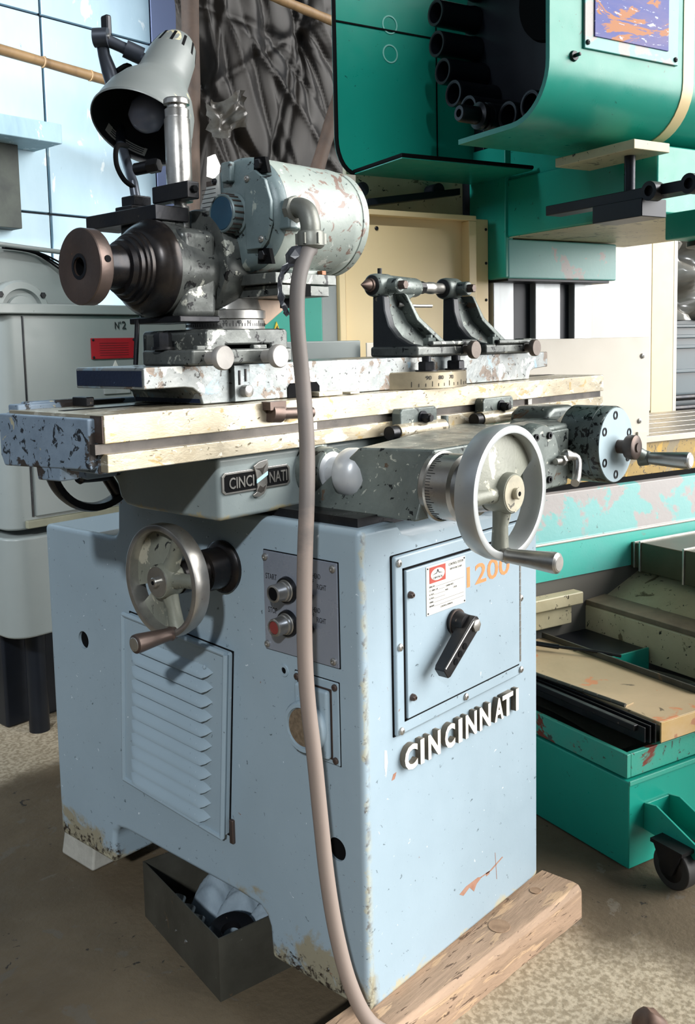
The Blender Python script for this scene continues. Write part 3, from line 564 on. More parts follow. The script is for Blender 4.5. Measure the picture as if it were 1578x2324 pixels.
bm = new(); lathe(bm, (0, .312, .679), -X, [(-.002, .046), (.006, .046), (.010, .042), (.012, .036), (.05, .036), (.052, .03), (.10, .027), (.10, 0)], 40); obj('feed_collar', bm, mDISC, T)
# rear handwheel behind the table
bm = new(); c = Vector((-.085, .56, .862))
lathe(bm, c, Y, [(-.012, .085), (-.012, .097), (0, .1), (.012, .097), (.012, .085), (0, .083)], 56, True); rw = obj('rear_handwheel', bm, mDRK, T)
bm = new(); lathe(bm, c, Y, [(-.03, .022), (.02, .024), (.02, 0)], 24); tube(bm, [c, c + Vector((-.09, 0, -.01))], .011, 10); tube(bm, [c, c + Vector((.05, 0, .08))], .011, 10); tube(bm, [c, c + Vector((.05, 0, -.08))], .011, 10); obj('hub', bm, mDRK, rw)
bm = new(); tube(bm, [(-.16, .50, .838), (-.13, .50, .836), (-.10, .50, .835)], [.009, .0125, .010], 14, k=4); obj('lock_lever', bm, mDRK, T)
bm = new(); prism(bm, [(.44, .84), (.55, .845), (.55, .89), (.44, .89)], 'x', -.18, -.11); obj('rear_bracket', bm, mHAM, T, .004)
# ---- power feed drum with its crank
bm = new(); lathe(bm, (.604, -.03, .857), -Y, [(-.13, .042), (-.03, .046), (-.01, .06), (0, .070), (.004, .073), (.064, .073), (.065, .0722), (.066, .073), (.082, .073), (.086, .071), (.086, 0)], 56)
gd = obj('feed_drum', bm, M('chipped_dark_drum', '6a7674', .36, .2, '3a4342', .8, 9, chips=(('0b0d0e', 75, .545), ('0b0d0e', 12, .62), ('a9b2ad', 70, .66)), bump=.2), T)
bm = new(); lathe(bm, (.604, -.116, .857), -Y, [(-.002, .0705), (.0012, .0698), (.0012, 0)], 56); fc = obj('drum_face', bm, M('drum_face_paint', 'a9bdc6', .36, .1, '8fa2a8', .6, 8, chips=(('d4dbd8', 22, .65), ('5d5650', 50, .70))), T)
g0 = obj('socket_screw', lathe(new(), (0, 0, 0), -Y, [(0, .0082), (.0015, .0082), (.0015, .0062), (.001, .0062), (.001, .0045), (-.003, .004), (-.003, 0)], 18), mDRK, fc, loc=(.604, -.117, .915))
for a in (20, 150, 212, 268, 330, 95):
    p = (.604 + .056 * math.cos(math.radians(a)), -.117, .857 + .056 * math.sin(math.radians(a)))
    if a == 20: g0.location = p
    else: inst(g0, p, fc)
ck = obj('crank', lathe(new(), (.612, -.117, .853), -Y, [(0, .013), (.016, .013), (.018, .021), (.022, .023), (.036, .023), (.038, .020), (.038, .009), (.041, .0085), (.041, 0)], 32), mBRN, T)
bm = new(); tube(bm, [(.612, -.138, .853), (.635, -.142, .842), (.655, -.150, .830)], [.016, .013, .0125], 14, k=5); cyl(bm, (.655, -.142, .829), (.655, -.160, .829), .0165, 20, .013); obj('crank_arm', bm, mCAST, ck)
bm = new(); lathe(bm, (.655, -.158, .829), -Y, [(0, .010), (.003, .0115), (.04, .014), (.074, .0162), (.079, .0155), (.081, .013), (.081, 0)], 28); obj('crank_handle', bm, mSTL, ck)
bm = new(); lathe(bm, (.655, -.2392, .829), -Y, [(0, .0115), (.0008, .0105), (.0008, 0)], 24); obj('handle_end', bm, mWHT, ck)
bm = new(); prism(bm, [(.60, .892), (.72, .892), (.72, .922), (.635, .922), (.613, .912)], 'y', .03, .12); obj('feed_bracket', bm, mCAST, T, .012, 3)
bm = new(); prism(bm, [(.41, .80), (.60, .79), (.60, .90), (.45, .90)], 'y', -.05, .05); obj('feed_bracket', bm, mCAST, T, .01, 3)
bm = new(); tube(bm, [(.46, -.085, .850), (.485, -.098, .843), (.475, -.105, .815), (.455, -.112, .802)], [.006, .011, .011, .008], 12, k=5); fv = obj('feed_lever', bm, mSTL, T)
bm = new(); cyl(bm, (.425, -.09, .842), (.452, -.09, .842), .0055, 12); cyl(bm, (.445, -.09, .842), (.452, -.09, .842), .010, 6); obj('lever_bolt', bm, mSTL, fv)
# ------------------------------------------------------------------ workhead with motor, clamped on the swivel table
H = thing('workhead', 'workhead with round faceplate and grey electric motor clamped on the table', 'workhead', (.0, .30, 1.028))
bm = new(); box(bm, -.15, .06, .19, .315, 1.0285, 1.052); obj('slide_base', bm, mHED, H, .004)
bm = new(); prism(bm, [(-.115, 1.052), (-.115, 1.078), (-.11, 1.083), (.055, 1.083), (.06, 1.078), (.06, 1.028), (.03, 1.028), (.02, 1.058), (-.075, 1.058), (-.08, 1.028), (-.11, 1.028)], 'y', .20, .36); obj('swivel_base', bm, mHED, H, .005, 3)
for x in (-.118, -.003):
    bm = new(); lathe(bm, (x, .205, 1.039), -Y, [(-.01, .010), (.02, .010), (.036, .011), (.040, .0178), (.042, .0185), (.050, .0185), (.052, .017), (.052, 0)], 32); obj('clamp_knob', bm, mKNW, H)
    bm = new(); box(bm, x - .018, x + .012, .196, .206, 1.029, 1.058); obj('clamp_jaw', bm, mHED, H, .002)
bm = new(); lathe(bm, (.012, .30, 1.083), Z, [(0, .066), (.016, .066), (.017, .064), (.018, .068), (.031, .068), (.033, .062), (.05, .058)], 48); rg = obj('graduated_ring', bm, mSTL, H)
for i in range(40):
    a = math.radians(150 + i * 4.5); p = Vector((.012 + .0662 * math.cos(a), .30 + .0662 * math.sin(a), 1.088)); bm = new(); cyl(bm, p, p + Z * (.009 if i % 5 == 0 else .005), .0005, 5); obj('graduation', bm, mINK, rg)
for s, a in (('30', 225), ('40', 245), ('50', 262)):
    a = math.radians(a); p = Vector((.012 + .0665 * math.cos(a), .30 + .0665 * math.sin(a), 1.092)); text('scale_number', s, .008, .006, p, Vector((-math.sin(a), math.cos(a), 0)), Z, .0003, mINK, rg)
# volute column and spindle housing
bm = new(); lathe(bm, (.0, .30, 1.192), -X, [(-.075, 0), (-.07, .03), (-.055, .055), (-.02, .075), (.02, .083), (.045, .085), (.052, .082), (.053, 0)], 48)
obj('column_head', bm, mHED, H)
bm = new(); lathe(bm, (.006, .30, 1.112), Z, [(0, .060), (.02, .052), (.045, .050), (.07, .055), (.07, 0)], 40); obj('column', bm, mHED, H)
bm = new(); lathe(bm, (.055, .232, 1.176), -Y, [(-.05, .028), (.0, .028), (.004, .026), (.004, .020), (.0, .019), (-.02, .018), (-.02, 0)], 28); obj('side_boss', bm, mHED, H)
bm = new(); lathe(bm, (.055, .234, 1.176), -Y, [(0, .015), (.014, .014), (.016, .012), (.016, 0)], 6); obj('boss_bolt', bm, mDRK, H)
bm = new(); lathe(bm, (-.052, .30, 1.178), -X, [(0, .066), (.03, .070), (.075, .074), (.082, .0745), (.082, 0)], 48); obj('spindle_housing', bm, mHED, H)
bm = new(); prism(bm, [(.24, 1.10), (.36, 1.10), (.365, 1.15), (.365, 1.235), (.34, 1.24), (.26, 1.24), (.235, 1.235), (.235, 1.15)], 'x', -.125, -.055); obj('housing_block', bm, mHED, H, .012, 3)
bm = new(); box(bm, -.135, -.055, .235, .365, 1.094, 1.104); obj('drip_plate', bm, mDRK, H, .002)
bm = new(); lathe(bm, (-.134, .30, 1.178), -X, [(0, .0755), (.010, .0755), (.014, .0725), (.018, .0712), (.026, .0665), (.033, .060), (.0345, .056), (.040, .0555), (.042, .0525), (.046, .0515), (.047, .0475), (.053, .0465), (.055, .0425), (.063, .040), (.065, .034), (.108, .030), (.108, 0)], 56); obj('bearing_cap', bm, mDISC, H)
bm = new(); lathe(bm, (-.242, .30, 1.176), -X, [(0, .024), (0, .0545), (.002, .056), (.021, .056), (.0225, .0548), (.0225, .0195), (.021, .0135), (.004, .0135), (.004, 0)], 56); fp = obj('faceplate', bm, mBRN, H)
bm = new(); lathe(bm, (-.2648, .30, 1.176), -X, [(0, .0190), (.0002, .0190), (.0002, .0136), (0, .0136)], 40, True); obj('bore_ring', bm, mDRK, fp)
bm = new(); lathe(bm, (-.2465, .30, 1.176), -X, [(0, 0), (0, .0133), (.0150, .0133)], 30); bmesh.ops.delete(bm, geom=[f for f in bm.faces if len(f.verts) > 8], context='FACES_ONLY'); obj('bore', bm, mBLK, fp)
bm = new(); a = math.radians(-118); q = Vector((-.2525, .30 + .0561 * math.cos(math.radians(165)), 1.176)); lathe(bm, (-.2525, .2442, 1.184), (0, -1, .14), [(0, .0052), (.0006, .005), (.0006, 0)], 18); obj('rim_hole', bm, mBLK, fp)
bm = new(); cyl(bm, (-.155, .325, 1.03), (-.148, .325, 1.10), .004, 10); obj('oil_pipe', bm, mDRK, H)
bm = hexbolt(.014, Z, .022); lathe(bm, (0, 0, -.004), Z, [(0, .018), (.004, .018), (.004, 0)], 18); obj('base_bolt', bm, mDRK, H, loc=(-.142, .27, 1.057))
# top bar and post bracket
bm = new(); box(bm, -.155, -.098, .255, .44, 1.238, 1.262); obj('top_bar', bm, mDRK, H, .0015) if False else None; bm.free()
bm = new(); box(bm, -.135, -.07, .285, .475, 1.253, 1.276); obj('top_bar', bm, mDRK, H, .0015)
bm = new(); box(bm, -.120, -.075, .29, .40, 1.236, 1.254); obj('bar_pad', bm, mHED, H, .003)
bm = new(); box(bm, -.095, -.071, .255, .345, 1.286, 1.3125); pb = obj('post_bracket', bm, mDRK, H, .002)
bm = hexbolt(.006, -Y, .006); obj('bolt', bm, mBLK, pb, loc=(-.083, .255, 1.30))
bm = new(); lathe(bm, (-.070, .305, 1.225), Z, [(0, .014), (.055, .014), (.055, .010), (.06, .010), (.062, .0205), (.19, .0205), (.192, .019), (.194, .019), (.205, .0195), (.207, .016), (.212, .0155), (.213, .0205), (.220, .0205), (.222, .019), (.222, 0)], 36); obj('steel_post', bm, mSTL, H)
# motor platform
bm = new(); box(bm, -.004, .109, .15, .352, 1.1335, 1.1505); obj('lower_platform', bm, mHED, H, .0015)
bm = new(); box(bm, -.015, .125, .148, .318, 1.152, 1.169); obj('upper_platform', bm, mHED, H, .0015)
bm = new(); box(bm, .046, .064, .1485, .16, 1.133, 1.1525); obj('platform_slot', bm, mBLK, H)
bm = new(); prism(bm, [(.03, 1.133), (.11, 1.133), (.10, 1.115), (.06, 1.090), (.04, 1.10)], 'y', .25, .27); obj('bracket_web', bm, M('tan_primer', 'b89a80', .5, 0, '6d584a', .6, 10), H, .002)
bm = hexbolt(.012, Z, .016); obj('platform_nut', bm, mDRK, H, loc=(.06, .20, 1.1165))
# motor
mc = Vector((-.02, .222, 1.263))
bm = new(); lathe(bm, mc, X, [(.012, .080), (.02, .0905), (.034, .0915), (.036, .0905), (.175, .0905), (.177, .0915), (.19, .0905), (.206, .086), (.222, .076), (.230, .05), (.231, 0)], 64); mo = obj('motor_body', bm, mMOT, H)
bm = new(); lathe(bm, mc, X, [(.034, .0908), (.024, .0906), (.010, .0885), (.001, .082), (-.002, .074), (-.004, .062), (-.004, 0)], 64); eb = obj('end_bell', bm, mMOTD, H)
def FM(y, z, r=0): return (mc.x, mc.y - y, mc.z + z)
bm = new(); prism(bm, [(.222 + .034, 1.263 - .068), (.222 + .034, 1.263 + .068), (.222 + .066, 1.263 + .050), (.222 + .083, 1.263 + .02), (.222 + .083, 1.263 - .03), (.222 + .07, 1.263 - .055)], 'x', mc.x - .0085, mc.x - .0062); npl = obj('nameplate', bm, mPLT, H)
for i in range(15):
    bm = new(); z = 1.263 + .045 - i * .0068; box(bm, mc.x - .0089, mc.x - .0084, .266, .300, z, z + .0009); obj('print', bm, mINK, npl)
bm = new(); box(bm, mc.x - .0089, mc.x - .0084, .264, .288, 1.313, 1.321); obj('print_block', bm, mBRN, npl)
for z in (.056, -.056): obj('rivet', scr(.0055, -X), mDRK, npl, loc=(mc.x - .0085, .268 + (.004 if z < 0 else 0), 1.263 + z))
bm = new(); prism(bm, [(.222 - .026, 1.263 - .058), (.222 - .026, 1.263 + .058), (.222 - .050, 1.263 + .062), (.222 - .072, 1.263 + .045), (.222 - .0835, 1.263 + .012), (.222 - .0835, 1.263 - .020), (.222 - .072, 1.263 - .045), (.222 - .058, 1.263 - .058)], 'x', mc.x - .011, mc.x - .004); obj('terminal_cover', bm, mMOTD, H, .002)
for y, z in ((-.034, .050), (-.062, -.044)):
    obj('screw', scr(.0055, -X), mSTL, H, loc=(mc.x - .011, .222 + y, 1.263 + z))
bm = new(); lathe(bm, mc + Vector((0, .006, 0)), -X, [(.002, .034), (.008, .034), (.010, .030), (.030, .030), (.0315, .0285), (.0315, .0262), (.0305, .026), (.0305, 0)], 40); sc_ = obj('shaft_cap_ring', bm, mMOTD, H)
bm = new(); lathe(bm, mc + Vector((-.031, .006, 0)), -X, [(0, .0258), (.0008, .025), (.0012, 0)], 36); obj('shaft_cap', bm, mBLUECAP, H)
for i in range(20):
    a = 2 * PI * i / 20; p = mc + Vector((-.012, .006 + .0302 * math.cos(a), .0302 * math.sin(a))); bm = new(); cyl(bm, p, p - X * .017, .0016, 6); obj('cap_rib', bm, mBRN, sc_)
bm = new(); box(bm, mc.x - .014, mc.x - .002, .222 + .002, .222 + .024, 1.263 + .05, 1.263 + .082); obj('lifting_lug', bm, mMOTD, H, .003)
for y, z in ((-.055, .070), (-.058, -.068)):
    bm = hexbolt(.008, -X, .007); obj('through_bolt', bm, mDRK, H, loc=(mc.x - .003, .222 + y, 1.263 + z))
    bm = new(); prism(bm, [(.222 + y - .018, 1.263 + z - .014), (.222 + y + .014, 1.263 + z - .012), (.222 + y + .012, 1.263 + z + .012), (.222 + y - .012, 1.263 + z + .010)], 'x', mc.x - .0035, mc.x + .004); obj('bolt_recess', bm, mBLK, H)
bm = new(); lathe(bm, mc + Vector((0, 0, 0)), X, [(.20, .0895), (.214, .0895), (.214, .085), (.20, .085)], 64, True); obj('rear_band', bm, mMOT, H)
bm = new(); prism(bm, [(.165, 1.169), (.165, 1.176), (.185, 1.18), (.20, 1.195), (.245, 1.195), (.26, 1.18), (.28, 1.176), (.28, 1.169)], 'x', .04, .115); obj('motor_foot', bm, mMOT, H, .002)
bm = new(); box(bm, .098, .108, .155, .168, 1.169, 1.176); obj('foot_bolt', bm, M('orange_bolt', 'a8683f', .5), H, .001)
# conduit elbow
bm = new(); box(bm, -.012, .028, .118, .150, 1.232, 1.276); obj('conduit_boss', bm, mMOTD, H, .004)
bm = new(); tube(bm, [(.004, .130, 1.262), (.004, .112, 1.264), (.002, .094, 1.256), (.0, .085, 1.238), (-.0005, .084, 1.222)], .0155, 20, k=6); obj('conduit_elbow', bm, mGAL, H)
bm = new(); lathe(bm, (.004, .128, 1.262), -Y, [(0, .021), (.010, .021), (.012, .018), (.012, 0)], 8); obj('elbow_nut', bm, mGAL, H)
bm = new(); lathe(bm, (-.0005, .084, 1.226), -Z, [(0, .0185), (.003, .0205), (.022, .0205), (.024, .0185), (.026, .016), (.026, 0)], 28); gn = obj('gland_nut', bm, mGAL, H)
for i in range(6):
    a = 2 * PI * i / 6 + .3; bm = new(); p = Vector((-.0005 + .0205 * math.cos(a), .084 + .0205 * math.sin(a), 0)); box(bm, p.x - .0022, p.x + .0022, p.y - .0022, p.y + .0022, 1.206, 1.222); obj('gland_rib', bm, mGAL, gn)
# ------------------------------------------------------------------ rubber power cable
HP = [(-.0005, .084, 1.200), (-.014, .082, 1.19), (-.034, .080, 1.148), (-.040, .078, 1.084), (-.037, .073, .998), (-.048, .057, .914), (-.069, .039, .839), (-.082, .033, .757), (-.09, .03, .674), (-.093, .028, .596), (-.092, .025, .529), (-.089, .018, .45), (-.084, .014, .361), (-.079, .007, .257), (-.07, -.002, .166), (-.056, -.015, .086), (-.030, -.030, .020), (.015, -.052, -.022), (.07, -.10, -.052), (.14, -.17, -.058), (.20, -.26, -.058)]
hs = thing('power_cable', 'thick grey brown rubber cable hanging from the motor down the cabinet', 'cable', (-.09, .02, FZ))
bm = new(); tube(bm, HP, .0116, 18, k=8); obj('cable_sheath', bm, mRUB, hs)
bm = new(); tube(bm, [(-.008, .090, 1.200), (-.032, .102, 1.175), (-.046, .108, 1.150), (-.046, .102, 1.120), (-.042, .096, 1.10)], [.007, .013, .017, .013, .004], 9, k=4)
for v in bm.verts: v.co += Vector((random.uniform(-.0025, .0025), random.uniform(-.002, .002), random.uniform(-.002, .002)))
obj('tape_tail', bm, mTAPE, hs, smooth=False)
# ------------------------------------------------------------------ the two centre stands
def stand(dx, label, first):
    t = thing('centre_stand', label, 'centre stand', (.50 + dx, .28, 1.028), group='centre stands on the swivel table')
    bm = new(); prism(bm, [(.312, 1.03), (.308, 1.05), (.306, 1.15), (.278, 1.15), (.275, 1.12), (.265, 1.09), (.245, 1.068), (.218, 1.054), (.196, 1.050), (.192, 1.03)], 'x', .403 + dx, .424 + dx); obj('front_flange', bm, mDKC, t, .004, 3)
    bm = new(); prism(bm, [(.415 + dx, 1.16), (.455 + dx, 1.15), (.49 + dx, 1.105), (.60 + dx, 1.04), (.60 + dx, 1.03), (.415 + dx, 1.03)], 'y', .288, .306); obj('web', bm, mCAST, t, .003)
    bm = new(); prism(bm, [(.450 + dx, 1.155), (.462 + dx, 1.152), (.500 + dx, 1.108), (.608 + dx, 1.046), (.600 + dx, 1.036), (.490 + dx, 1.10)], 'y', .262, .306); obj('rear_rib', bm, mCAST, t, .003)
    bm = new(); box(bm, .400 + dx, .60 + dx, .192, .312, 1.0285, 1.049); obj('foot', bm, mHED, t, .005, 3)
    bm = new(); box(bm, .44 + dx, .58 + dx, .185, .20, 1.049, 1.058); box(bm, .545 + dx, .60 + dx, .19, .215, 1.03, 1.060); obj('clamp_arm', bm, mHED, t, .003)
    bm = new(); lathe(bm, (.395 + dx, .30, 1.170), X, [(0, .020), (.002, .022), (.012, .0235), (.045, .0235), (.055, .020), (.055, 0)], 32); obj('head', bm, mCAST, t)
    bm = new(); lathe(bm, (.428 + dx, .262, 1.169), -Y, [(-.02, .015), (.006, .015), (.008, .013), (.008, 0)], 24); obj('bolt_boss', bm, mCAST, t)
    bm = hexbolt(.0095, -Y, .014); obj('bolt', bm, mBRN, t, loc=(.428 + dx, .254, 1.169))
    bm = hexbolt(.014, Z, .016); lathe(bm, (0, 0, .016), Z, [(0, .007), (.006, .007), (.006, 0)], 12); obj('foot_nut', bm, mCAST, t, loc=(.515 + dx, .25, 1.049), bevel=0)
    bm = new(); lathe(bm, (.556 + dx, .208, 1.039), -Y, [(-.01, .009), (.024, .009), (.03, .010), (.033, .0175), (.035, .0185), (.043, .0185), (.045, .017), (.045, 0)], 30); obj('clamp_knob', bm, mKNS, t)
    bm = new(); lathe(bm, (.396 + dx, .30, 1.170), -X, [(-.004, .0195), (.002, .0195), (.004, .016), (.004, 0)], 28); obj('quill_collar', bm, mDRK, t)
    if first:
        bm = new(); lathe(bm, (.392, .30, 1.170), -X, [(0, .0135), (.006, .0135), (.006, .0112), (.011, .0112), (.030, .0006), (.030, 0)], 32); obj('centre_point', bm, mBRN, t)
        bm = new(); lathe(bm, (.45, .30, 1.169), X, [(0, .021), (.004, .0222), (.082, .0195), (.088, .018), (.088, 0)], 36); obj('spring_barrel', bm, mCAST, t)
        bm = new(); hexa(bm, [(.452, .292, 1.125), (.47, .292, 1.125), (.47, .308, 1.125), (.452, .308, 1.125), (.452, .285, 1.16), (.53, .285, 1.16), (.53, .315, 1.16), (.452, .315, 1.16)]); obj('lever_lug', bm, mCAST, t, .003)
        bm = new(); tube(bm, [(.46, .285, 1.134), (.485, .272, 1.130), (.54, .262, 1.130)], [.0065, .0065, .0035], 10, k=4); obj('retract_lever', bm, mSTL, t)
        bm = new(); cyl(bm, (.42, .30, 1.19), (.42, .30, 1.204), .0045, 12); obj('oil_plug', bm, mDRK, t)
    else:
        bm = new(); lathe(bm, (.392 + dx, .30, 1.170), -X, [(0, .0115), (.03, .0115), (.032, .0128), (.046, .0128), (.048, .0118), (.075, .0115), (.078, .009), (.078, 0)], 28); obj('quill', bm, mSTL, t)
        bm = new(); lathe(bm, (.325 + dx, .30, 1.170), -X, [(0, .0132), (.018, .0132), (.018, 0)], 8); obj('quill_nut', bm, mDRK, t)
        bm = new(); lathe(bm, (.45 + dx, .30, 1.168), X, [(0, .0105), (.03, .0105), (.032, .009), (.032, 0)], 6); obj('hex_end', bm, mBRN, t)
    return t
stand(0, 'grey centre stand with cone point and spring barrel, the one nearer the motor', True)
stand(.236, 'grey centre stand with chrome quill and hex end, near the right table end', False)
# ------------------------------------------------------------------ bench lamp
LT = thing('bench_lamp', 'grey metal bell-shade lamp with slotted cap and pearl bulb above the workhead', 'lamp', (-.10, .38, 1.276))
o_ = Vector((-.044, .435, 1.427)); ax = Vector((.545, .15, .825)).normalized()
sh = [(0, .0815), (.002, .0825), (.006, .080), (.02, .0785), (.045, .073), (.07, .062), (.088, .050), (.098, .0445), (.112, .0425), (.158, .039), (.182, .033), (.196, .024), (.204, .012), (.206, 0)]
inn = [(.203, 0), (.201, .011), (.194, .0225), (.180, .0315), (.157, .0375), (.111, .041), (.097, .043), (.087, .0485), (.069, .0605), (.045, .0715), (.02, .077), (.006, .0785), (0, .080)]
sh = [(a * 1.075, b * 1.075) for a, b in sh]; inn = [(a * 1.075, b * 1.075) for a, b in inn]
bm = new(); lathe(bm, o_, ax, sh, 56); bmesh.ops.delete(bm, geom=[f for f in bm.faces if len(f.verts) > 8], context='FACES_ONLY'); shade = obj('shade', bm, mLMP, LT)
bm = new(); lathe(bm, o_, ax, inn, 56); bmesh.ops.delete(bm, geom=[f for f in bm.faces if len(f.verts) > 8], context='FACES_ONLY'); obj('shade_lining', bm, mLMPI, LT)
bm = new(); lathe(bm, o_, ax, [(0, .0860), (-.002, .0876), (0, .0887), (.003, .0884)], 56); bmesh.ops.delete(bm, geom=[f for f in bm.faces if len(f.verts) > 8], context='FACES_ONLY'); obj('shade_rim', bm, mLMP, LT)
d_, u_, w_ = frame(ax)
for i in range(12):
    a = 2 * PI * i / 12
    def Q(t, r, da=0): t *= 1.075; r *= 1.075; return o_ + d_ * t + (u_ * math.cos(a + da) + w_ * math.sin(a + da)) * r
    bm = new(); A = [Q(.158, .0394, -.06), Q(.158, .0394, .06), Q(.184, .0330, .07), Q(.184, .0330, -.07)]; B = [Q(.158, .037, -.06), Q(.158, .037, .06), Q(.184, .030, .07), Q(.184, .030, -.07)]
    hexa(bm, A + B); obj('vent_slot', bm, mBLK, shade)
bm = new(); lathe(bm, o_ + ax * .085, -ax, [(-.02, .0135), (0, .014), (.012, .016), (.03, .026), (.048, .0315), (.066, .029), (.078, .019), (.083, .008), (.084, 0)], 32); obj('bulb', bm, mBULB, LT)
# warning label stuck inside the shade
bm = new(); g = []; n = 10
dn = -w_ if (-w_).z < w_.z else w_
cam_v = (CAM - o_).normalized(); away = (-(cam_v - d_ * cam_v.dot(d_))).normalized(); side = d_.cross(away).normalized()
def LB(s, t): a = s; r = .0825 - (t - .012) * .06; return o_ + d_ * t + (away * math.cos(a) + side * math.sin(a)) * r
for i in range(n + 1):
    s = -.30 + 1.0 * i / n; g.append((bm.verts.new(LB(s, .010)), bm.verts.new(LB(s, .034))))
for i in range(n): bm.faces.new((g[i][0], g[i + 1][0], g[i + 1][1], g[i][1]))
lb = obj('warning_label', bm, mWHT, LT)
for k in range(5):
    bm = new(); pts = [LB(-.24 + .8 * i / 10, .014 + k * .004) * 1.0 - (away * .0006) for i in range(11)]; tube(bm, pts, .0007, 5); obj('print', bm, mINK, lb)
# arm and knuckle
bm = new(); k1 = Vector((-.035, .551, 1.603)); k2 = Vector((.022, .520, 1.578)); tube(bm, [k1, k1.lerp(k2, .5), k2], [.011, .010, .012], 16); cyl(bm, k1.lerp(k2, .62), k2 + (k2 - k1) * .08, .0155, 20); obj('swivel_arm', bm, mLAR, LT); bm = new(); cyl(bm, k2, o_ + ax * .135, .0085, 16); obj('shade_stem', bm, mLAR, LT)
bm = new(); cyl(bm, k1 + Vector((-.008, .010, 0)), k1 + Vector((.008, -.010, 0)), .0165, 24); obj('knuckle', bm, mLAR, LT); bm = new(); cyl(bm, k1 + Vector((.008, -.010, 0)), k1 + Vector((.010, -.0125, 0)), .007, 16); obj('rivet', bm, mSTL, LT)
bm = new(); box(bm, -.006, .006, -.010, .010, 0, .036); wn = obj('wing_bolt', bm, mDRK, LT, .004, loc=k1 + Vector((.014, .004, .006)))
bm = new(); k3 = Vector((-.014, .562, 1.552)); tube(bm, [k1, k1.lerp(k3, .5) + Vector((0, .004, 0)), k3, Vector((-.006, .556, 1.51)), Vector((-.03, .515, 1.42)), Vector((-.075, .43, 1.35)), Vector((-.092, .397, 1.325)), Vector((-.092, .392, 1.30))], [.011, .011, .014, .0135, .009, .008, .008, .008], 14); obj('lower_arm', bm, mLAR, LT)
bm = new(); cyl(bm, (-.095, .385, 1.346), (-.082, .352, 1.349), .010, 16); lathe(bm, (-.086, .362, 1.348), (.37, -.93, .08), [(0, .012), (.018, .012), (.020, .010), (.020, 0)], 6); obj('arm_bolt', bm, mDRK, LT)
bm = new(); box(bm, -.118, -.070, .368, .415, 1.277, 1.286); box(bm, -.110, -.076, .372, .408, 1.286, 1.303); obj('lamp_foot', bm, mDRK, LT, .002)
bm = new(); tube(bm, [(-.07, .44, 1.395), (-.110, .412, 1.385), (-.118, .405, 1.355), (-.108, .40, 1.33), (-.093, .392, 1.318)], .0042, 10, k=6); obj('lamp_cord', bm, mBLK, LT)
bm = new(); tube(bm, [k3 + Vector((.01, -.01, .0)), k3 + Vector((.03, -.02, .01)), k3 + Vector((.035, -.03, -.03)), k3 + Vector((.03, -.03, -.06))], .005, 10, k=5); obj('lamp_cord', bm, mBLK, LT)
# ------------------------------------------------------------------ things under the grinder
bm = new(); nx = 26; g = []
def TP(s, v, w): return (-.30 + .845 * s, -.012 - .05 * s + v, w)
sec = [(-.02, FZ), (-.02, -.012), (-.012, -.002), (0, -.001), (.07, -.001), (.07, FZ)]
for i in range(nx + 1):
    s = i / nx; g.append([bm.verts.new((lambda p: (p[0], p[1] + random.uniform(-.0012, .0012), p[2] + (random.uniform(-.0015, 0) if p[2] > FZ else 0)))(TP(s, v, w))) for v, w in sec])
for i in range(nx):
    for j in range(6): bm.faces.new((g[i][j], g[i][(j + 1) % 6], g[i + 1][(j + 1) % 6], g[i + 1][j]))
bm.faces.new(g[0]); bm.faces.new(g[-1])
tb_ = thing('timber_beam', 'weathered squared timber beam under the front of the grinder cabinet', 'beam', (.2, .0, FZ)); obj('beam', bm, mWOOD, tb_, .002, 1, ang=50)
for x, y, r in ((.33, -.030, .022), (.47, -.022, .012)):
    bm = new(); lathe(bm, (x, y, -.0045), Z, [(0, r), (.0040, r * .9), (.0036, r * .6), (.0042, r * .35), (.0038, 0)], 20); obj('knot', bm, M('wood_knot', '9c8066', .8, 0, '7a604a', .7, 60), tb_)
bm = new(); hexa(bm, [(.02, .80, FZ), (.16, .80, FZ), (.16, .93, FZ), (.02, .93, FZ), (.03, .81, -.001), (.16, .81, -.001), (.16, .925, -.001), (.03, .925, -.001)])
for v in bm.verts: v.co += Vector((random.uniform(-.004, .004), random.uniform(-.004, .004), 0))
tag(obj('concrete_block', bm, mCON, None, .006), 'small whitish concrete block under the back foot of the grinder', 'block')
# steel tray and its contents
TR = thing('steel_tray', 'open rusty steel tray of scrap pushed under the grinder cabinet', 'tray', (.06, .42, FZ))
A_ = [(-.07, .278), (.16, .235), (.225, .54), (-.003, .585)]
tz = FZ + .115
def off(k, d):
    c = Vector((sum(p[0] for p in A_) / 4, sum(p[1] for p in A_) / 4)); p = Vector(A_[k]); return p + (c - p).normalized() * d
for k in range(4):
    a, b, a2, b2 = Vector(A_[k]), Vector(A_[(k + 1) % 4]), off(k, .004), off((k + 1) % 4, .004)
    bm = new(); hexa(bm, [(a.x, a.y, FZ), (b.x, b.y, FZ), (b2.x, b2.y, FZ), (a2.x, a2.y, FZ), (a.x, a.y, tz), (b.x, b.y, tz), (b2.x, b2.y, tz), (a2.x, a2.y, tz)]); obj('side', bm, mTRAY, TR)
bm = new(); v = [bm.verts.new((p[0], p[1], FZ + .002)) for p in A_]; bm.faces.new(v); obj('bottom', bm, mTRAY, TR)
bm = new(); nx = 30; g = []
for i in range(nx + 1):
    row = []
    for j in range(nx + 1):
        s, t_ = i / nx, j / nx; e = (max(0, math.sin(PI * s)) ** .35) * (.35 + .65 * abs(math.sin(3 * PI * (t_ * .98 + .01))) ** .45)
        row.append(bm.verts.new((.045 + .125 * s + .004 * math.sin(j * .5), .275 + .235 * t_ + .012 * s, FZ + .012 + .092 * e + .003 * math.sin(i * 1.1 + j * .9) - .012 * t_)))
    g.append(row)
for i in range(nx):
    for j in range(nx): bm.faces.new((g[i][j], g[i + 1][j], g[i + 1][j + 1], g[i][j + 1]))
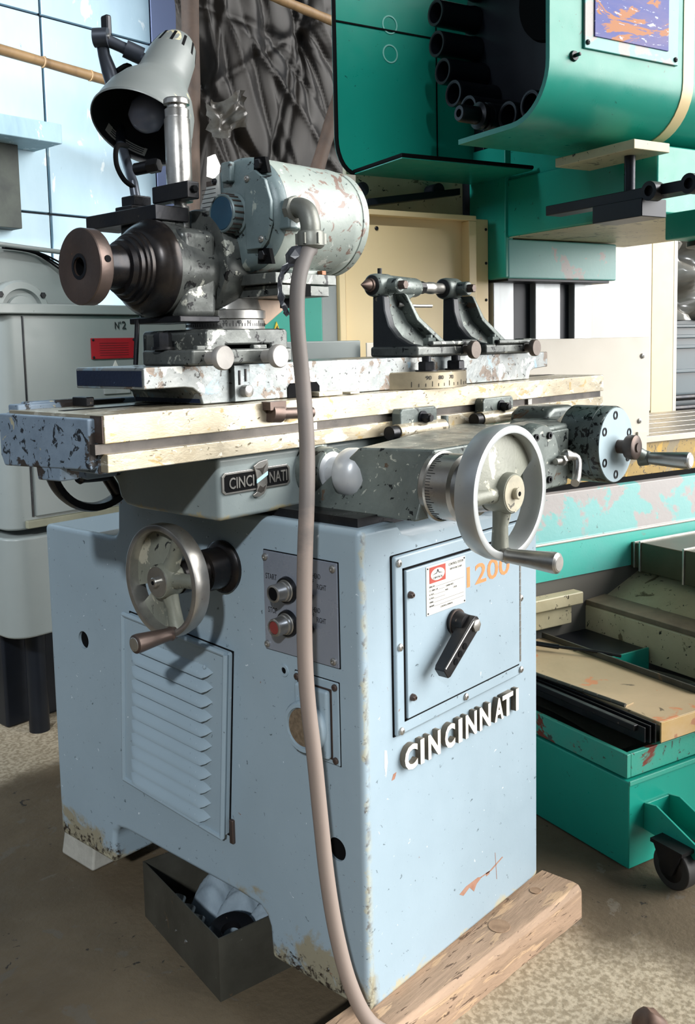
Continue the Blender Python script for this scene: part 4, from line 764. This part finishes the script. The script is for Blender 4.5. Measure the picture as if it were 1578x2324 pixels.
tag(obj('rag', bm, mRAG, ang=60), 'crumpled blue grey rag lying in the steel tray', 'rag')
for k, (x, y, lab) in enumerate(((-.015, .41, 'steel bushing in the tray, nearest its front corner'), (-.005, .45, 'steel bushing in the middle of the row in the tray'), (.004, .49, 'steel bushing in the tray, farthest under the cabinet'))):
    bm = new(); lathe(bm, (x, y, FZ + .055), Vector((.5, .25, .45)), [(-.03, .013), (.018, .013), (.02, .012), (.02, .008), (.005, .008), (.005, 0)], 20)
    tag(obj('bushing', bm, mSTL), lab, 'bushing', 'bushings in the steel tray')
bm = new(); lathe(bm, (.0, .325, FZ + .068), Vector((-.25, -.15, 1)), [(0, .016), (0, .040), (.004, .043), (.010, .043), (.013, .038), (.013, .018)], 36, True); tag(obj('steel_ring', bm, mDRK), 'dark flanged steel ring lying in the tray beside the rag', 'ring')
bm = new(); hexa(bm, [(-.16, .10, FZ), (.06, .00, FZ), (.12, .12, FZ), (-.10, .22, FZ), (-.16, .10, FZ + .004), (.06, .00, FZ + .004), (.12, .12, FZ + .004), (-.10, .22, FZ + .004)]); bm.free()
# stone at the lower right
bm = new(); bmesh.ops.create_icosphere(bm, subdivisions=3, radius=.028, matrix=Matrix.Translation((.335, -.315, FZ + .012)))
for v in bm.verts: v.co.z = FZ + (v.co.z - FZ) * (1 + .15 * math.sin(v.co.x * 140)); v.co.x += .004 * math.sin(v.co.y * 180)
tag(obj('rusty_lump', bm, M('rusty_scrap', '6d5548', .6, .2, '4a3a32', .6, 30, chips=(('c9bcae', 60, .68),))), 'small rusty brown lump on the floor at the bottom right', 'scrap')
# ------------------------------------------------------------------ grey machine behind, at the left
K = thing('grey_machine', 'rounded grey green machine cabinet with red plate behind the grinder', 'machine', (.7, 1.9, FZ))
def rbox(x0, x1, y0, y1, z0, z1, r, n=6):
    pts = []
    for cx_, cy_, a0 in ((x1 - r, y0 + r, -90), (x1 - r, y1 - r, 0), (x0 + r, y1 - r, 90), (x0 + r, y0 + r, 180)):
        for i in range(n + 1):
            a = math.radians(a0 + 90 * i / n); pts.append((cx_ + r * math.cos(a), cy_ + r * math.sin(a)))
    bm = new(); return prism(bm, pts, 'z', z0, z1)
obj('lower_housing', rbox(.215, 1.1, 1.44, 2.3, .265, .548, .06), mGRY, K, .008)
obj('upper_housing', rbox(.225, 1.1, 1.455, 2.3, .566, 1.155, .045), mGRY, K, .008)
bm = new(); box(bm, .30, 1.05, 1.445, 1.46, .60, .90); obj('front_panel', bm, mGRY, K, .004)
bm = new(); box(bm, .27, 1.05, 1.44, 1.46, .57, .592); obj('sill', bm, M('sill_paint', '8c8c78', .5, 0, '6c6c5a', .6, 8), K, .003)
bm = new(); box(bm, .292, .296, 1.452, 1.457, .60, 1.15); obj('panel_joint', bm, mDRK, K)
bm = new(); box(bm, .21, 1.15, 1.44, 2.3, 1.155, 1.183); obj('top_plate', bm, mGRY, K, .004)
bm = new(); box(bm, .30, 1.0, 1.68, 2.2, FZ, .27); obj('plinth', bm, mNAVY, K, .01)
bm = new(); cyl(bm, (.36, 1.60, FZ), (.36, 1.60, .27), .03, 20); obj('leg_pipe', bm, mNAVY, K)
bm = new(); box(bm, .5045, .654, 1.449, 1.456, 1.028, 1.088); rp = obj('red_plate', bm, mREDP, K, .001)
for i in range(6):
    bm = new(); box(bm, .53, .63, 1.4482, 1.4492, 1.073 - i * .007, 1.0738 - i * .007); obj('print', bm, mINK, rp)
for x, z in ((.509, 1.083), (.649, 1.083), (.509, 1.033), (.649, 1.033)): obj('rivet', scr(.004, -Y), mDRK, rp, loc=(x, 1.449, z))
text('painted_mark', 'N', .014, .020, (.587, 1.452, 1.115), X, Z, .001, mINK, K); text('painted_mark', 'o', .006, .006, (.603, 1.452, 1.130), X, Z, .001, mINK, K); text('painted_mark', '2', .014, .022, (.612, 1.452, 1.115), X, Z, .001, mINK, K)
bm = new(); box(bm, .540, .63, 1.449, 1.456, .925, .955); obj('small_plate', bm, mPLT, K, .001)
bm = new(); prism(bm, [(.572, .998), (.597, .998), (.585, 1.023)], 'y', 1.453, 1.456); obj('triangle_sticker', bm, mWHT, K)
bm = new(); prism(bm, [(.15, 1.183), (.15, 1.30), (.20, 1.338), (.28, 1.352), (.38, 1.345), (.46, 1.318), (.54, 1.262), (.60, 1.20), (.62, 1.183)], 'y', 1.56, 1.9); obj('belt_guard', bm, mGRY, K, .015, 3)
bm = new(); lathe(bm, (.325, 1.56, 1.165), -Y, [(0, .085), (.05, .085), (.056, .080), (.058, .062), (.045, .058), (.045, .045), (.055, .042), (.056, 0)], 40)
gm = obj('bearing_cover', bm, mGRY, K)
for a in (35, 145): obj('bolt', hexbolt(.009, -Y, .012), mDRK, gm, loc=(.325 + .078 * math.cos(math.radians(a)), 1.51, 1.165 + .078 * math.sin(math.radians(a))))
bm = new(); tube(bm, [(.12, 1.53, 1.345), (.25, 1.53, 1.348), (.36, 1.53, 1.342), (.5, 1.535, 1.335), (.62, 1.55, 1.33)], [.007] * 9, 10, k=3); obj('pipe', bm, mGRY, K)
for dy in (0, .01, .02):
    bm = new(); tube(bm, [(.30, 1.53 + dy, 1.34), (.40, 1.53 + dy, 1.33), (.48, 1.53, 1.30 - dy), (.56, 1.54, 1.27)], .003, 8, k=5); obj('wire', bm, mBLK, K)
# ------------------------------------------------------------------ green machining centre (its own frame: u right, v away, w up from the floor)
GO = (.756, -.078, FZ); GR = math.radians(-17)
G = thing('machining_center', 'large teal and cream machining centre with tool carousel behind the grinder', 'machine', GO, GR, local=True)
def gb(name, m, u0, u1, v0, v1, w0, w1, bev=.003, par=None): bm = new(); box(bm, u0, u1, v0, v1, w0, w1); return obj(name, bm, m, par or G, bev)
# front cover with rounded bottom
Rr = .125; vf, wbm = .24, 1.606; out = [(vf, 2.6)]
for i in range(11):
    a = PI + (PI / 2) * i / 10; out.append((vf + Rr + Rr * math.cos(a), wbm + Rr + Rr * math.sin(a)))
out.append((.56, wbm)); tk = .012; inner = [(.56, wbm + tk)]
for i in range(11):
    a = PI * 1.5 - (PI / 2) * i / 10; inner.append((vf + Rr + (Rr - tk) * math.cos(a), wbm + Rr + (Rr - tk) * math.sin(a)))
inner.append((vf + tk, 2.6))
bm = new(); prism(bm, out + inner, 'x', .0, 1.6); fcov = obj('carousel_cover', bm, mTEAL, G, .0, ang=30)
o2 = [(v, w) for v, w in out]
def offs(poly, d):
    r = []
    for i, (v, w) in enumerate(poly):
        a = Vector(poly[max(0, i - 1)]); b = Vector(poly[min(len(poly) - 1, i + 1)]); t_ = (b - a).normalized(); r.append((v + t_.y * d, w - t_.x * d))
    return r
o3 = offs(out, .002) if offs(out, .002)[0][0] < vf else offs(out, -.002)
bm = new(); prism(bm, o3 + out[::-1], 'x', .425, .462); obj('tape_stripe', bm, mCRM, fcov, ang=30)
gb('sheet_frame', mTEALB, .098, .402, vf - .006, vf, 1.762, 2.15, .002, fcov)
gb('cover_sheet', mGLASSP, .126, .365, vf - .009, vf - .005, 1.79, 2.12, .001, fcov)
for u in (.107, .392): obj('screw', scr(.006, -Y), mDRK, fcov, loc=(u, vf - .006, 1.775))
bm = new(); lathe(bm, (.07, vf, 1.742), -Y, [(0, .012), (.006, .010), (.006, .004), (.02, .004), (.022, 0)], 16); obj('cover_latch', bm, mDRK, fcov)
# rear guard
pts = [(-.085, 2.6), (-.085, 1.70)]
for i in range(8):
    a = PI + (PI / 2) * i / 7; pts.append((-.085 + .06 + .06 * math.cos(a), 1.606 + .094 + .094 * math.sin(a)))
bm = new(); prism(bm, pts + [(.45, 1.606), (.45, 2.6)], 'y', 1.0, 1.012); rg_ = obj('rear_guard', bm, mTEAL, G)
bm = new(); tube(bm, [(p[0], 1.0, p[1]) for p in pts], .006, 8); obj('guard_gasket', bm, mBLK, rg_)
bm = new(); prism(bm, [(-.040, .745), (.40, .735), (.415, 1.0), (-.030, 1.0)], 'z', 1.603, 1.611); gf = obj('guard_floor', bm, mTEAL, G)
bm = new(); tube(bm, [(-.030, .998, 1.611), (-.040, .745, 1.611), (.40, .735, 1.611)], .0055, 8); obj('floor_gasket', bm, mBLK, gf)
gb('guard_seam', mBLK, .262, .265, .997, 1.0, 1.611, 2.6, 0, rg_)
gb('guard_joint', mBLK, -.085, .25, .997, 1.0, 2.012, 2.016, 0, rg_)
for w in (1.98, 2.06):
    bm = new(); lathe(bm, (.10, .9995, w - .03), -Y, [(0, .026), (.0012, .026), (.0012, .022), (0, .022)], 28, True); obj('scuff_ring', bm, M('rubbed_paint', '7fc4b8', .6), rg_)
# tool carousel
bm = new(); lathe(bm, (.235, .48, 1.971), -X, [(-.03, .345), (.0, .345), (.004, .34), (.004, 0)], 72); 
for q in bm.verts: q.co.y = max(q.co.y, .262)
car = obj('tool_carousel', bm, mNAVY, G)
bm = new(); lathe(bm, (.231, .48, 1.971), -X, [(0, .11), (.012, .105), (.012, 0)], 40); obj('carousel_hub', bm, mBLK, car)
pot = lathe(new(), (0, 0, 0), -X, [(0, .034), (.012, .037), (.03, .034), (.135, .034), (.137, .032), (.137, .026), (.125, .025), (.03, .024), (.03, 0)], 28); pot0 = obj('tool_pot', pot, mNAVY, car)
angs = [20.5, 5, -10.5, -26, -41.5, -57, -72.5, -88, -103.5, -119]
for i, a in enumerate(angs):
    a = math.radians(a); p = (.235, .48 + .30 * math.cos(a), 1.971 + .30 * math.sin(a))
    if i == 0: pot0.location = p
    else: inst(pot0, p, car)
ring = lathe(new(), (0, 0, 0), -X, [(.1345, .0338), (.1382, .0335), (.1382, .028), (.1345, .0275)], 28, True); r0 = obj('pot_lip', ring, mDRK, car)
for i, a in enumerate(angs):
    a = math.radians(a); p = (.235, .48 + .30 * math.cos(a), 1.971 + .30 * math.sin(a))
    if i == 0: r0.location = p
    else: inst(r0, p, car)
a = math.radians(-72.5); bm = new(); lathe(bm, (.10, .48 + .30 * math.cos(a), 1.971 + .30 * math.sin(a)), -X, [(-.02, .026), (0, .033), (.012, .033), (.012, .027), (.020, .027), (.020, .033), (.030, .033), (.034, .022), (.085, .021), (.09, .018), (.09, .010), (.07, .009), (.07, 0)], 30)
th = obj('tool_holder', bm, mDRK, G)
# tool change arm
arm = gb('change_arm', mNAVY, .275, .33, .02, .548, 1.447, 1.472, .002); arm['label'] = 'dark tool change arm'
gb('arm_block', mNAVY, .262, .345, .215, .37, 1.405, 1.447, .002)
bm = new(); cyl(bm, (.30, .287, 1.47), (.30, .287, 1.56), .013, 20); obj('arm_shaft', bm, mDRK, G)
gb('arm_plate', mCRMD, .24, .36, .22, .476, 1.556, 1.578, .002)
for v in (.19, .08):
    bm = new(); lathe(bm, (.285, v, 1.458), -X, [(0, .022), (.03, .022), (.03, .012), (.02, .012), (.02, 0)], 24); obj('arm_gripper', bm, mDRK, G)
# spindle head, slide block and column
gb('spindle_head', mTEAL, .41, 1.0, .30, .945, 1.43, 1.596, .006); gb('head_housing', mTEAL, .42, 1.0, .60, .945, 1.59, 2.3, .006)
bm = new(); lathe(bm, (.63, .52, 1.4295), -Z, [(0, .15), (.0005, .15), (.0005, .146), (0, .146)], 40, True); obj('head_ring_mark', bm, mDRK, G)
gb('head_bounce_plate', mCRMD, .415, .99, .305, .94, 1.4285, 1.4302, .0)  # cream plate paints the light bounced up onto the head's underside
gb('head_front_lip', mTEAL, .44, 1.0, .20, .30, 1.365, 1.43, .004)
bm = new(); lathe(bm, (.62, .24, 1.365), -Z, [(0, .11), (.012, .11), (.014, .09), (.03, .085), (.032, .06), (.06, .055), (.06, .03), (.09, .028), (.09, 0)], 36); obj('spindle_nose', bm, mNAVY, G)
gb('slide_block', mTEALB, .41, .86, .85, .945, 1.31, 1.425, .004)
gb('slide_flank', mTEAL, .40, .43, .852, 1.02, 1.312, 1.70, .003)
gb('slide_wiper', mNAVY, .415, .84, .86, .95, 1.302, 1.312, .002)
mWAY = M('ground_way', 'a2a7aa', .35, .5, '868886', .5, 4, stretch=(6, 6, .4))
for a, b in ((.418, .50), (.588, .695), (.755, .835)): gb('column_way', mWAY, a, b, .93, .97, .75, 1.31, .003)
gb('column', mNAVY, .405, .845, .955, 1.4, .75, 1.9, .003)
gb('column_side', mCRM, .385, .410, .955, 1.4, .75, 1.31, .003)
# cream enclosure
gb('enclosure_back', mCRM, -.145, .33, .935, .95, .95, 1.49, .002)
for a in ((-.145, .33, 1.479, 1.494), (-.145, -.126, 1.0, 1.479), (.302, .33, 1.0, 1.479)): gb('enclosure_edge', mCRM, a[0], a[1], .90, .95, a[2], a[3], .002)
for u, w in ((.0, 1.447), (.312, 1.445), (-.02, 1.28)): obj('screw', scr(.006, -Y), mDRK, G, loc=(u, .934, w))
gb('enclosure_post', mCRM, .335, .40, .93, .99, .95, 1.49, .003)
for w in (1.46, 1.36, 1.25): obj('screw', scr(.0045, -Y), mDRK, G, loc=(.39, .93, w))
gb('upper_panel', mCRMD, -.02, .47, 1.06, 1.08, 1.40, 1.66, .003)
bm = new(); hexa(bm, [(.0, .98, 1.515), (.35, 1.0, 1.57), (.35, 1.03, 1.57), (.0, 1.03, 1.515), (.0, .98, 1.535), (.35, 1.0, 1.59), (.35, 1.03, 1.59), (.0, 1.03, 1.535)]); obj('chain_track', bm, mNAVY, G, .002)
for u, w in ((-.02, 1.52), (.0, 1.565), (.27, 1.58)):
    bm = new(); lathe(bm, (u, 1.05, w), -Y, [(0, .02), (.05, .02), (.05, 0)], 16); obj('roller', bm, mNAVY, G)
gb('white_bracket', mWPN, -.085, -.03, .99, 1.0, 1.56, 1.60, .001)
gb('control_cabinet', mTEAL, -.40, -.20, .90, 1.2, 1.0, 1.42, .004)
gb('cabinet_edge', mGRY, -.198, -.148, .91, 1.2, .95, 1.5, .002)
bm = new(); prism(bm, [(-.352, 1.157), (-.330, 1.157), (-.341, 1.188)], 'y', .896, .90); ws = obj('warning_triangle', bm, M('warning_yellow', 'd9b82a', .5), G)
bm = new(); prism(bm, [(-.3385, 1.178), (-.344, 1.170), (-.3405, 1.170), (-.343, 1.161), (-.337, 1.172), (-.3405, 1.172)], 'y', .894, .8962); obj('lightning_mark', bm, mINK, ws)
gb('grey_box', mGRY, -.52, -.25, .63, .75, 1.02, 1.134, .003)
wp = gb('splash_panel', mWPN, -.247, .744, .608, .613, .835, 1.128, .0015)
for u, w in ((.711, 1.073), (.701, .882)): obj('screw', scr(.008, -Y), mSTL, wp, loc=(u, .608, w))
gb('panel_hook', mWPN, .69, .728, .602, .608, .775, .85, .001, wp)
# table of the machine
gb('table_front', mYEL, .05, 1.9, .63, 1.2, .715, .815, .002)
for i, (a, b) in enumerate(((.62, .67), (.69, .78), (.80, .90), (.92, 1.02), (1.04, 1.14), (1.16, 1.24))): gb('table_rib', mTSL, .05, 1.9, a, b, .812, .832, .002)
bm = new(); prism(bm, [(.60, .455), (.60, .560), (.606, .564), (.618, .695), (.63, .700), (.80, .700), (.80, .455)], 'x', .05, 1.9); bmx = obj('saddle_beam', bm, mTEALB, G, .002)
bm = new(); box(bm, .05, 1.9, .5975, .60, .457, .556); obj('beam_lower_face', bm, mTEALW, G)
bm = new(); cyl(bm, (.05, .598, .561), (1.9, .598, .561), .0035, 8); obj('beam_trim', bm, mWPN, G)
gb('beam_gap', mBLK, .05, 1.9, .63, .80, .699, .716, 0)
# way covers
for i, (a, b, e) in enumerate(((.56, .60, 0), (.40, .56, .006), (.20, .40, .012), (-.1, .20, .018))):
    gb('way_cover', mBEL, .66 - e, 1.15, a, b, .452 - e, .526 + e, .003)
    gb('way_cover_lip', mSTL, .658 - e - .002, 1.15, b - .006 if i else b - .02, b if i else b - .014, .452 - e, .530 + e, .001)
# bed casting
bm = new(); prism(bm, [(.48, .256), (.48, .362), (.496, .374), (.56, .378), (.74, .452), (1.5, .452), (1.5, .256)], 'y', -.3, .62); obj('bed_casting', bm, mCRMD, G, .003)
bm = new(); prism(bm, [(.478, .366), (.478, .380), (.555, .386), (.56, .376)], 'y', -.3, .60); obj('bed_ledge', bm, M('grimy_ledge', '7f745f', .6, 0, '4f473a', .7, 8), G, .002)
gb('bed_shelf', mCRMD, .16, .43, .56, .60, .385, .42, .004); gb('bed_shelf', mCRMD, .16, .40, .575, .60, .33, .385, .004)
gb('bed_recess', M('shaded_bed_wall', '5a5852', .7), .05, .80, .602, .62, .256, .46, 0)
# cream sheet work and the machine beyond at the far right
gb('cream_door', mWPN, 1.05, 1.885, 1.6, 1.62, .80, 1.75, .002)
gb('cream_door_edge', mCRM, 1.887, 2.03, 1.60, 1.66, .78, 1.75, .003); gb('cream_door_trim', mWPN, 2.03, 2.055, 1.60, 1.64, .78, 1.75, .002)
gb('enclosure_base', mCRM, -.1, 1.05, 1.5, 1.55, .4, 1.12, .002)
D = thing('sheet_metal_enclosure', 'dark blue grey ribbed machine enclosure at the far right edge', 'enclosure', GO, GR, local=True)
mDBG = M('dark_slate_paint', '24404a', .35, 0, '1b3038', .5, 2)
bm = new(); box(bm, 2.7, 4.0, 2.4, 2.5, FZ * 0, 1.25); obj('enclosure_wall', bm, mDBG, D, .003)
for w in (.92, 1.06, 1.12, 1.18):
    bm = new(); box(bm, 2.72, 3.9, 2.37, 2.4, w, w + .02); obj('rib', bm, mDBG, D, .004)
for w in (.66, .72, .78):
    bm = new(); cyl(bm, (2.7, 2.34, w), (3.9, 2.34, w), .018, 12); obj('guide_rod', bm, mDRK, D)
bm = new(); nx = 20; g = []
for i in range(nx + 1):
    row = []
    for j in range(nx + 1):
        s, t_ = i / nx, j / nx; row.append(bm.verts.new((2.65 + 1.1 * s, 2.35 + .08 * math.sin((s * 9 + t_ * 5) * 2.2) + .05 * math.sin(t_ * 17 - s * 8), 1.22 + .6 * t_)))
    g.append(row)
for i in range(nx):
    for j in range(nx): bm.faces.new((g[i][j], g[i + 1][j], g[i + 1][j + 1], g[i][j + 1]))
o = obj('plastic_cover', bm, M('smoky_plastic', '6a6862', .2, 0, '8d8a80', .6, 4, spec=.7), D, ang=180)
# ------------------------------------------------------------------ coolant tank in front of the machine
C_ = thing('coolant_tank', 'teal steel coolant tank on a caster at the right, rusted rim', 'tank', GO, GR, local=True)
gb('tank_body', mTEAL, .0, 1.2, .0, .62, .004, .196, .003, C_)
gb('tank_edge', mTEALR, -.002, 1.2, -.004, .0, .19, .2, .001, C_)
for a in ((.004, .016, .01, .60), (.016, 1.2, .01, .022)): gb('rim_wall', mTEALR, a[0], a[1], a[2], a[3], .200, .252, .0015, C_)
gb('tank_deck', mTRAY, .012, 1.2, .02, .60, .200, .226, 0, C_)
bm = new(); nx = 12; g = []
for i in range(nx + 1):
    s = i / nx; g.append([bm.verts.new((.03 + .10 * t_, .06 + .44 * s, .236 + .022 * math.sin(s * 3.1) * (1 - t_) + .004 * t_)) for t_ in (0, .5, 1)])
for i in range(nx):
    for j in range(2): bm.faces.new((g[i][j], g[i + 1][j], g[i + 1][j + 1], g[i][j + 1]))
bmesh.ops.solidify(bm, geom=bm.faces[:], thickness=.004); obj('bent_sheet', bm, mTRAY, C_)
# folded tan sheets lying on the tank
SH = thing('folded_sheet', 'tan folded steel sheet with upturned edge lying on the teal tank', 'sheet', GO, GR, local=True)
gb('sheet_top', mTAN, .092, .30, .0, .58, .298, .307, .002, SH); gb('sheet_fold', M('tan_yellow_fold', 'bda27a', .5, 0, 'b3924e', .8, 12, chips=(('a8785a', 20, .60),)), .092, .47, -.004, .0, .262, .307, .001, SH); gb('sheet_front', mTAN, .30, .47, .0, .05, .298, .306, .001, SH)
gb('upturned_edge', mTRAY, .29, .296, .06, .58, .307, .322, .001, SH); gb('upturned_edge', mTAN, .302, .307, .06, .58, .300, .317, .001, SH)
for k in range(3): gb('sheet_layer', mDRK, .092 - .012 * (k + 1), .096 - .012 * (k + 1), .002 + .004 * k, .5, .262 + .002 * k, .305 - .003 * k, .001, SH)
gb('sheet_rail', mDRK, .046, .060, .03, .55, .286, .300, .002, SH)
PH = thing('hinge_strip', 'piano hinge strip of steel lying on the tan sheet', 'hinge', GO, GR, local=True)
bm = new(); hexa(bm, [(.098, .10, .3072), (.128, .105, .3072), (.098, .46, .3072), (.066, .45, .3072), (.098, .10, .310), (.128, .105, .310), (.098, .46, .310), (.066, .45, .310)]); obj('leaf', bm, mTAN, PH)
for k in range(9):
    s0, s1 = k / 9, (k + .92) / 9; a = Vector((.096, .10, .311)).lerp(Vector((.064, .45, .311)), s0); b = Vector((.096, .10, .311)).lerp(Vector((.064, .45, .311)), s1); bm = new(); cyl(bm, a, b, .0045, 10); obj('knuckle', bm, mTRAY, PH)
# dark chip box behind the sheets
CB = thing('chip_box', 'open dark teal chip box behind the tan sheet', 'box', GO, GR, local=True)
gb('box_floor', mNAVY, .312, .474, .37, .596, .228, .232, 0, CB); gb('box_front', mTEAL, .312, .474, .364, .370, .228, .302, .001, CB); gb('box_side', mTEAL, .310, .316, .37, .596, .228, .302, .001, CB); gb('box_lid', mNAVY, .316, .474, .37, .596, .290, .296, .001, CB)
bm = new(); lathe(bm, (.37, .20, .262), Z, [(0, .0), (.002, .06), (.004, .09), (.010, .095), (.010, .088), (.006, .085), (.006, 0)], 40)
for v in bm.verts: v.co.x = .37 + (v.co.x - .37) * .62; v.co.y = .20 + (v.co.y - .20) * 1.5
LID = thing('oval_lid', 'dark oval steel lid beside the chip box', 'lid', GO, GR, local=True); obj('lid', bm, mTRAY, LID)
bm = new(); tube(bm, [(.345, .17, .28), (.35, .10, .30), (.36, .05, .295), (.36, .03, .27)], .007, 10, k=5); obj('handle', bm, mDRK, LID)
bm = new(); P = smoothpath([fromg for fromg in ((.20, .52, .325), (.24, .46, .322), (.29, .38, .322), (.32, .32, .32))], 8); tube(bm, P, .004, 10); tube(bm, P[:9], .0065, 12)
o = obj('flexible_lead', bm, mDRK); o.location = GO; o.rotation_euler = (0, 0, GR); tag(o, 'thin flexible metal lead lying on the tan sheet behind the cabinet', 'lead')
# caster with welded bracket
for u in (.045, .118):
    bm = new(); prism(bm, [(.0, .140), (-.032, .146), (-.150, .098), (-.150, .072), (.0, .082)], 'x', u, u + .005); obj('bracket_plate', bm, mTEAL, C_, .001)
bm = new(); hexa(bm, [(.05, 0, .082), (.118, 0, .082), (.118, -.150, .072), (.05, -.150, .072), (.05, 0, .087), (.118, 0, .087), (.118, -.15, .077), (.05, -.15, .077)]); obj('bracket_floor', bm, mTEAL, C_)
gb('bracket_back', mTEAL, .05, .118, -.006, .0, .085, .14, .001, C_)
bm = new(); cyl(bm, (.020, -.092, .046), (.054, -.092, .046), .0455, 36); whl = obj('caster_wheel', bm, mRUBW, C_, .004, 3)
bm = new(); lathe(bm, (.0195, -.092, .046), -X, [(-.001, .030), (.001, .027), (.001, .012), (.006, .011), (.008, .007), (.008, 0)], 30); obj('wheel_hub', bm, mDRK, C_)
bm = new(); prism(bm, [(-.125, .09), (-.055, .09), (-.070, .06), (-.080, .036), (-.104, .036), (-.114, .06)], 'x', .010, .015); prism(bm, [(-.125, .09), (-.055, .09), (-.070, .06), (-.080, .036), (-.104, .036), (-.114, .06)], 'x', .058, .063); box(bm, .008, .075, -.13, -.05, .088, .096); obj('caster_fork', bm, mDRK, C_)
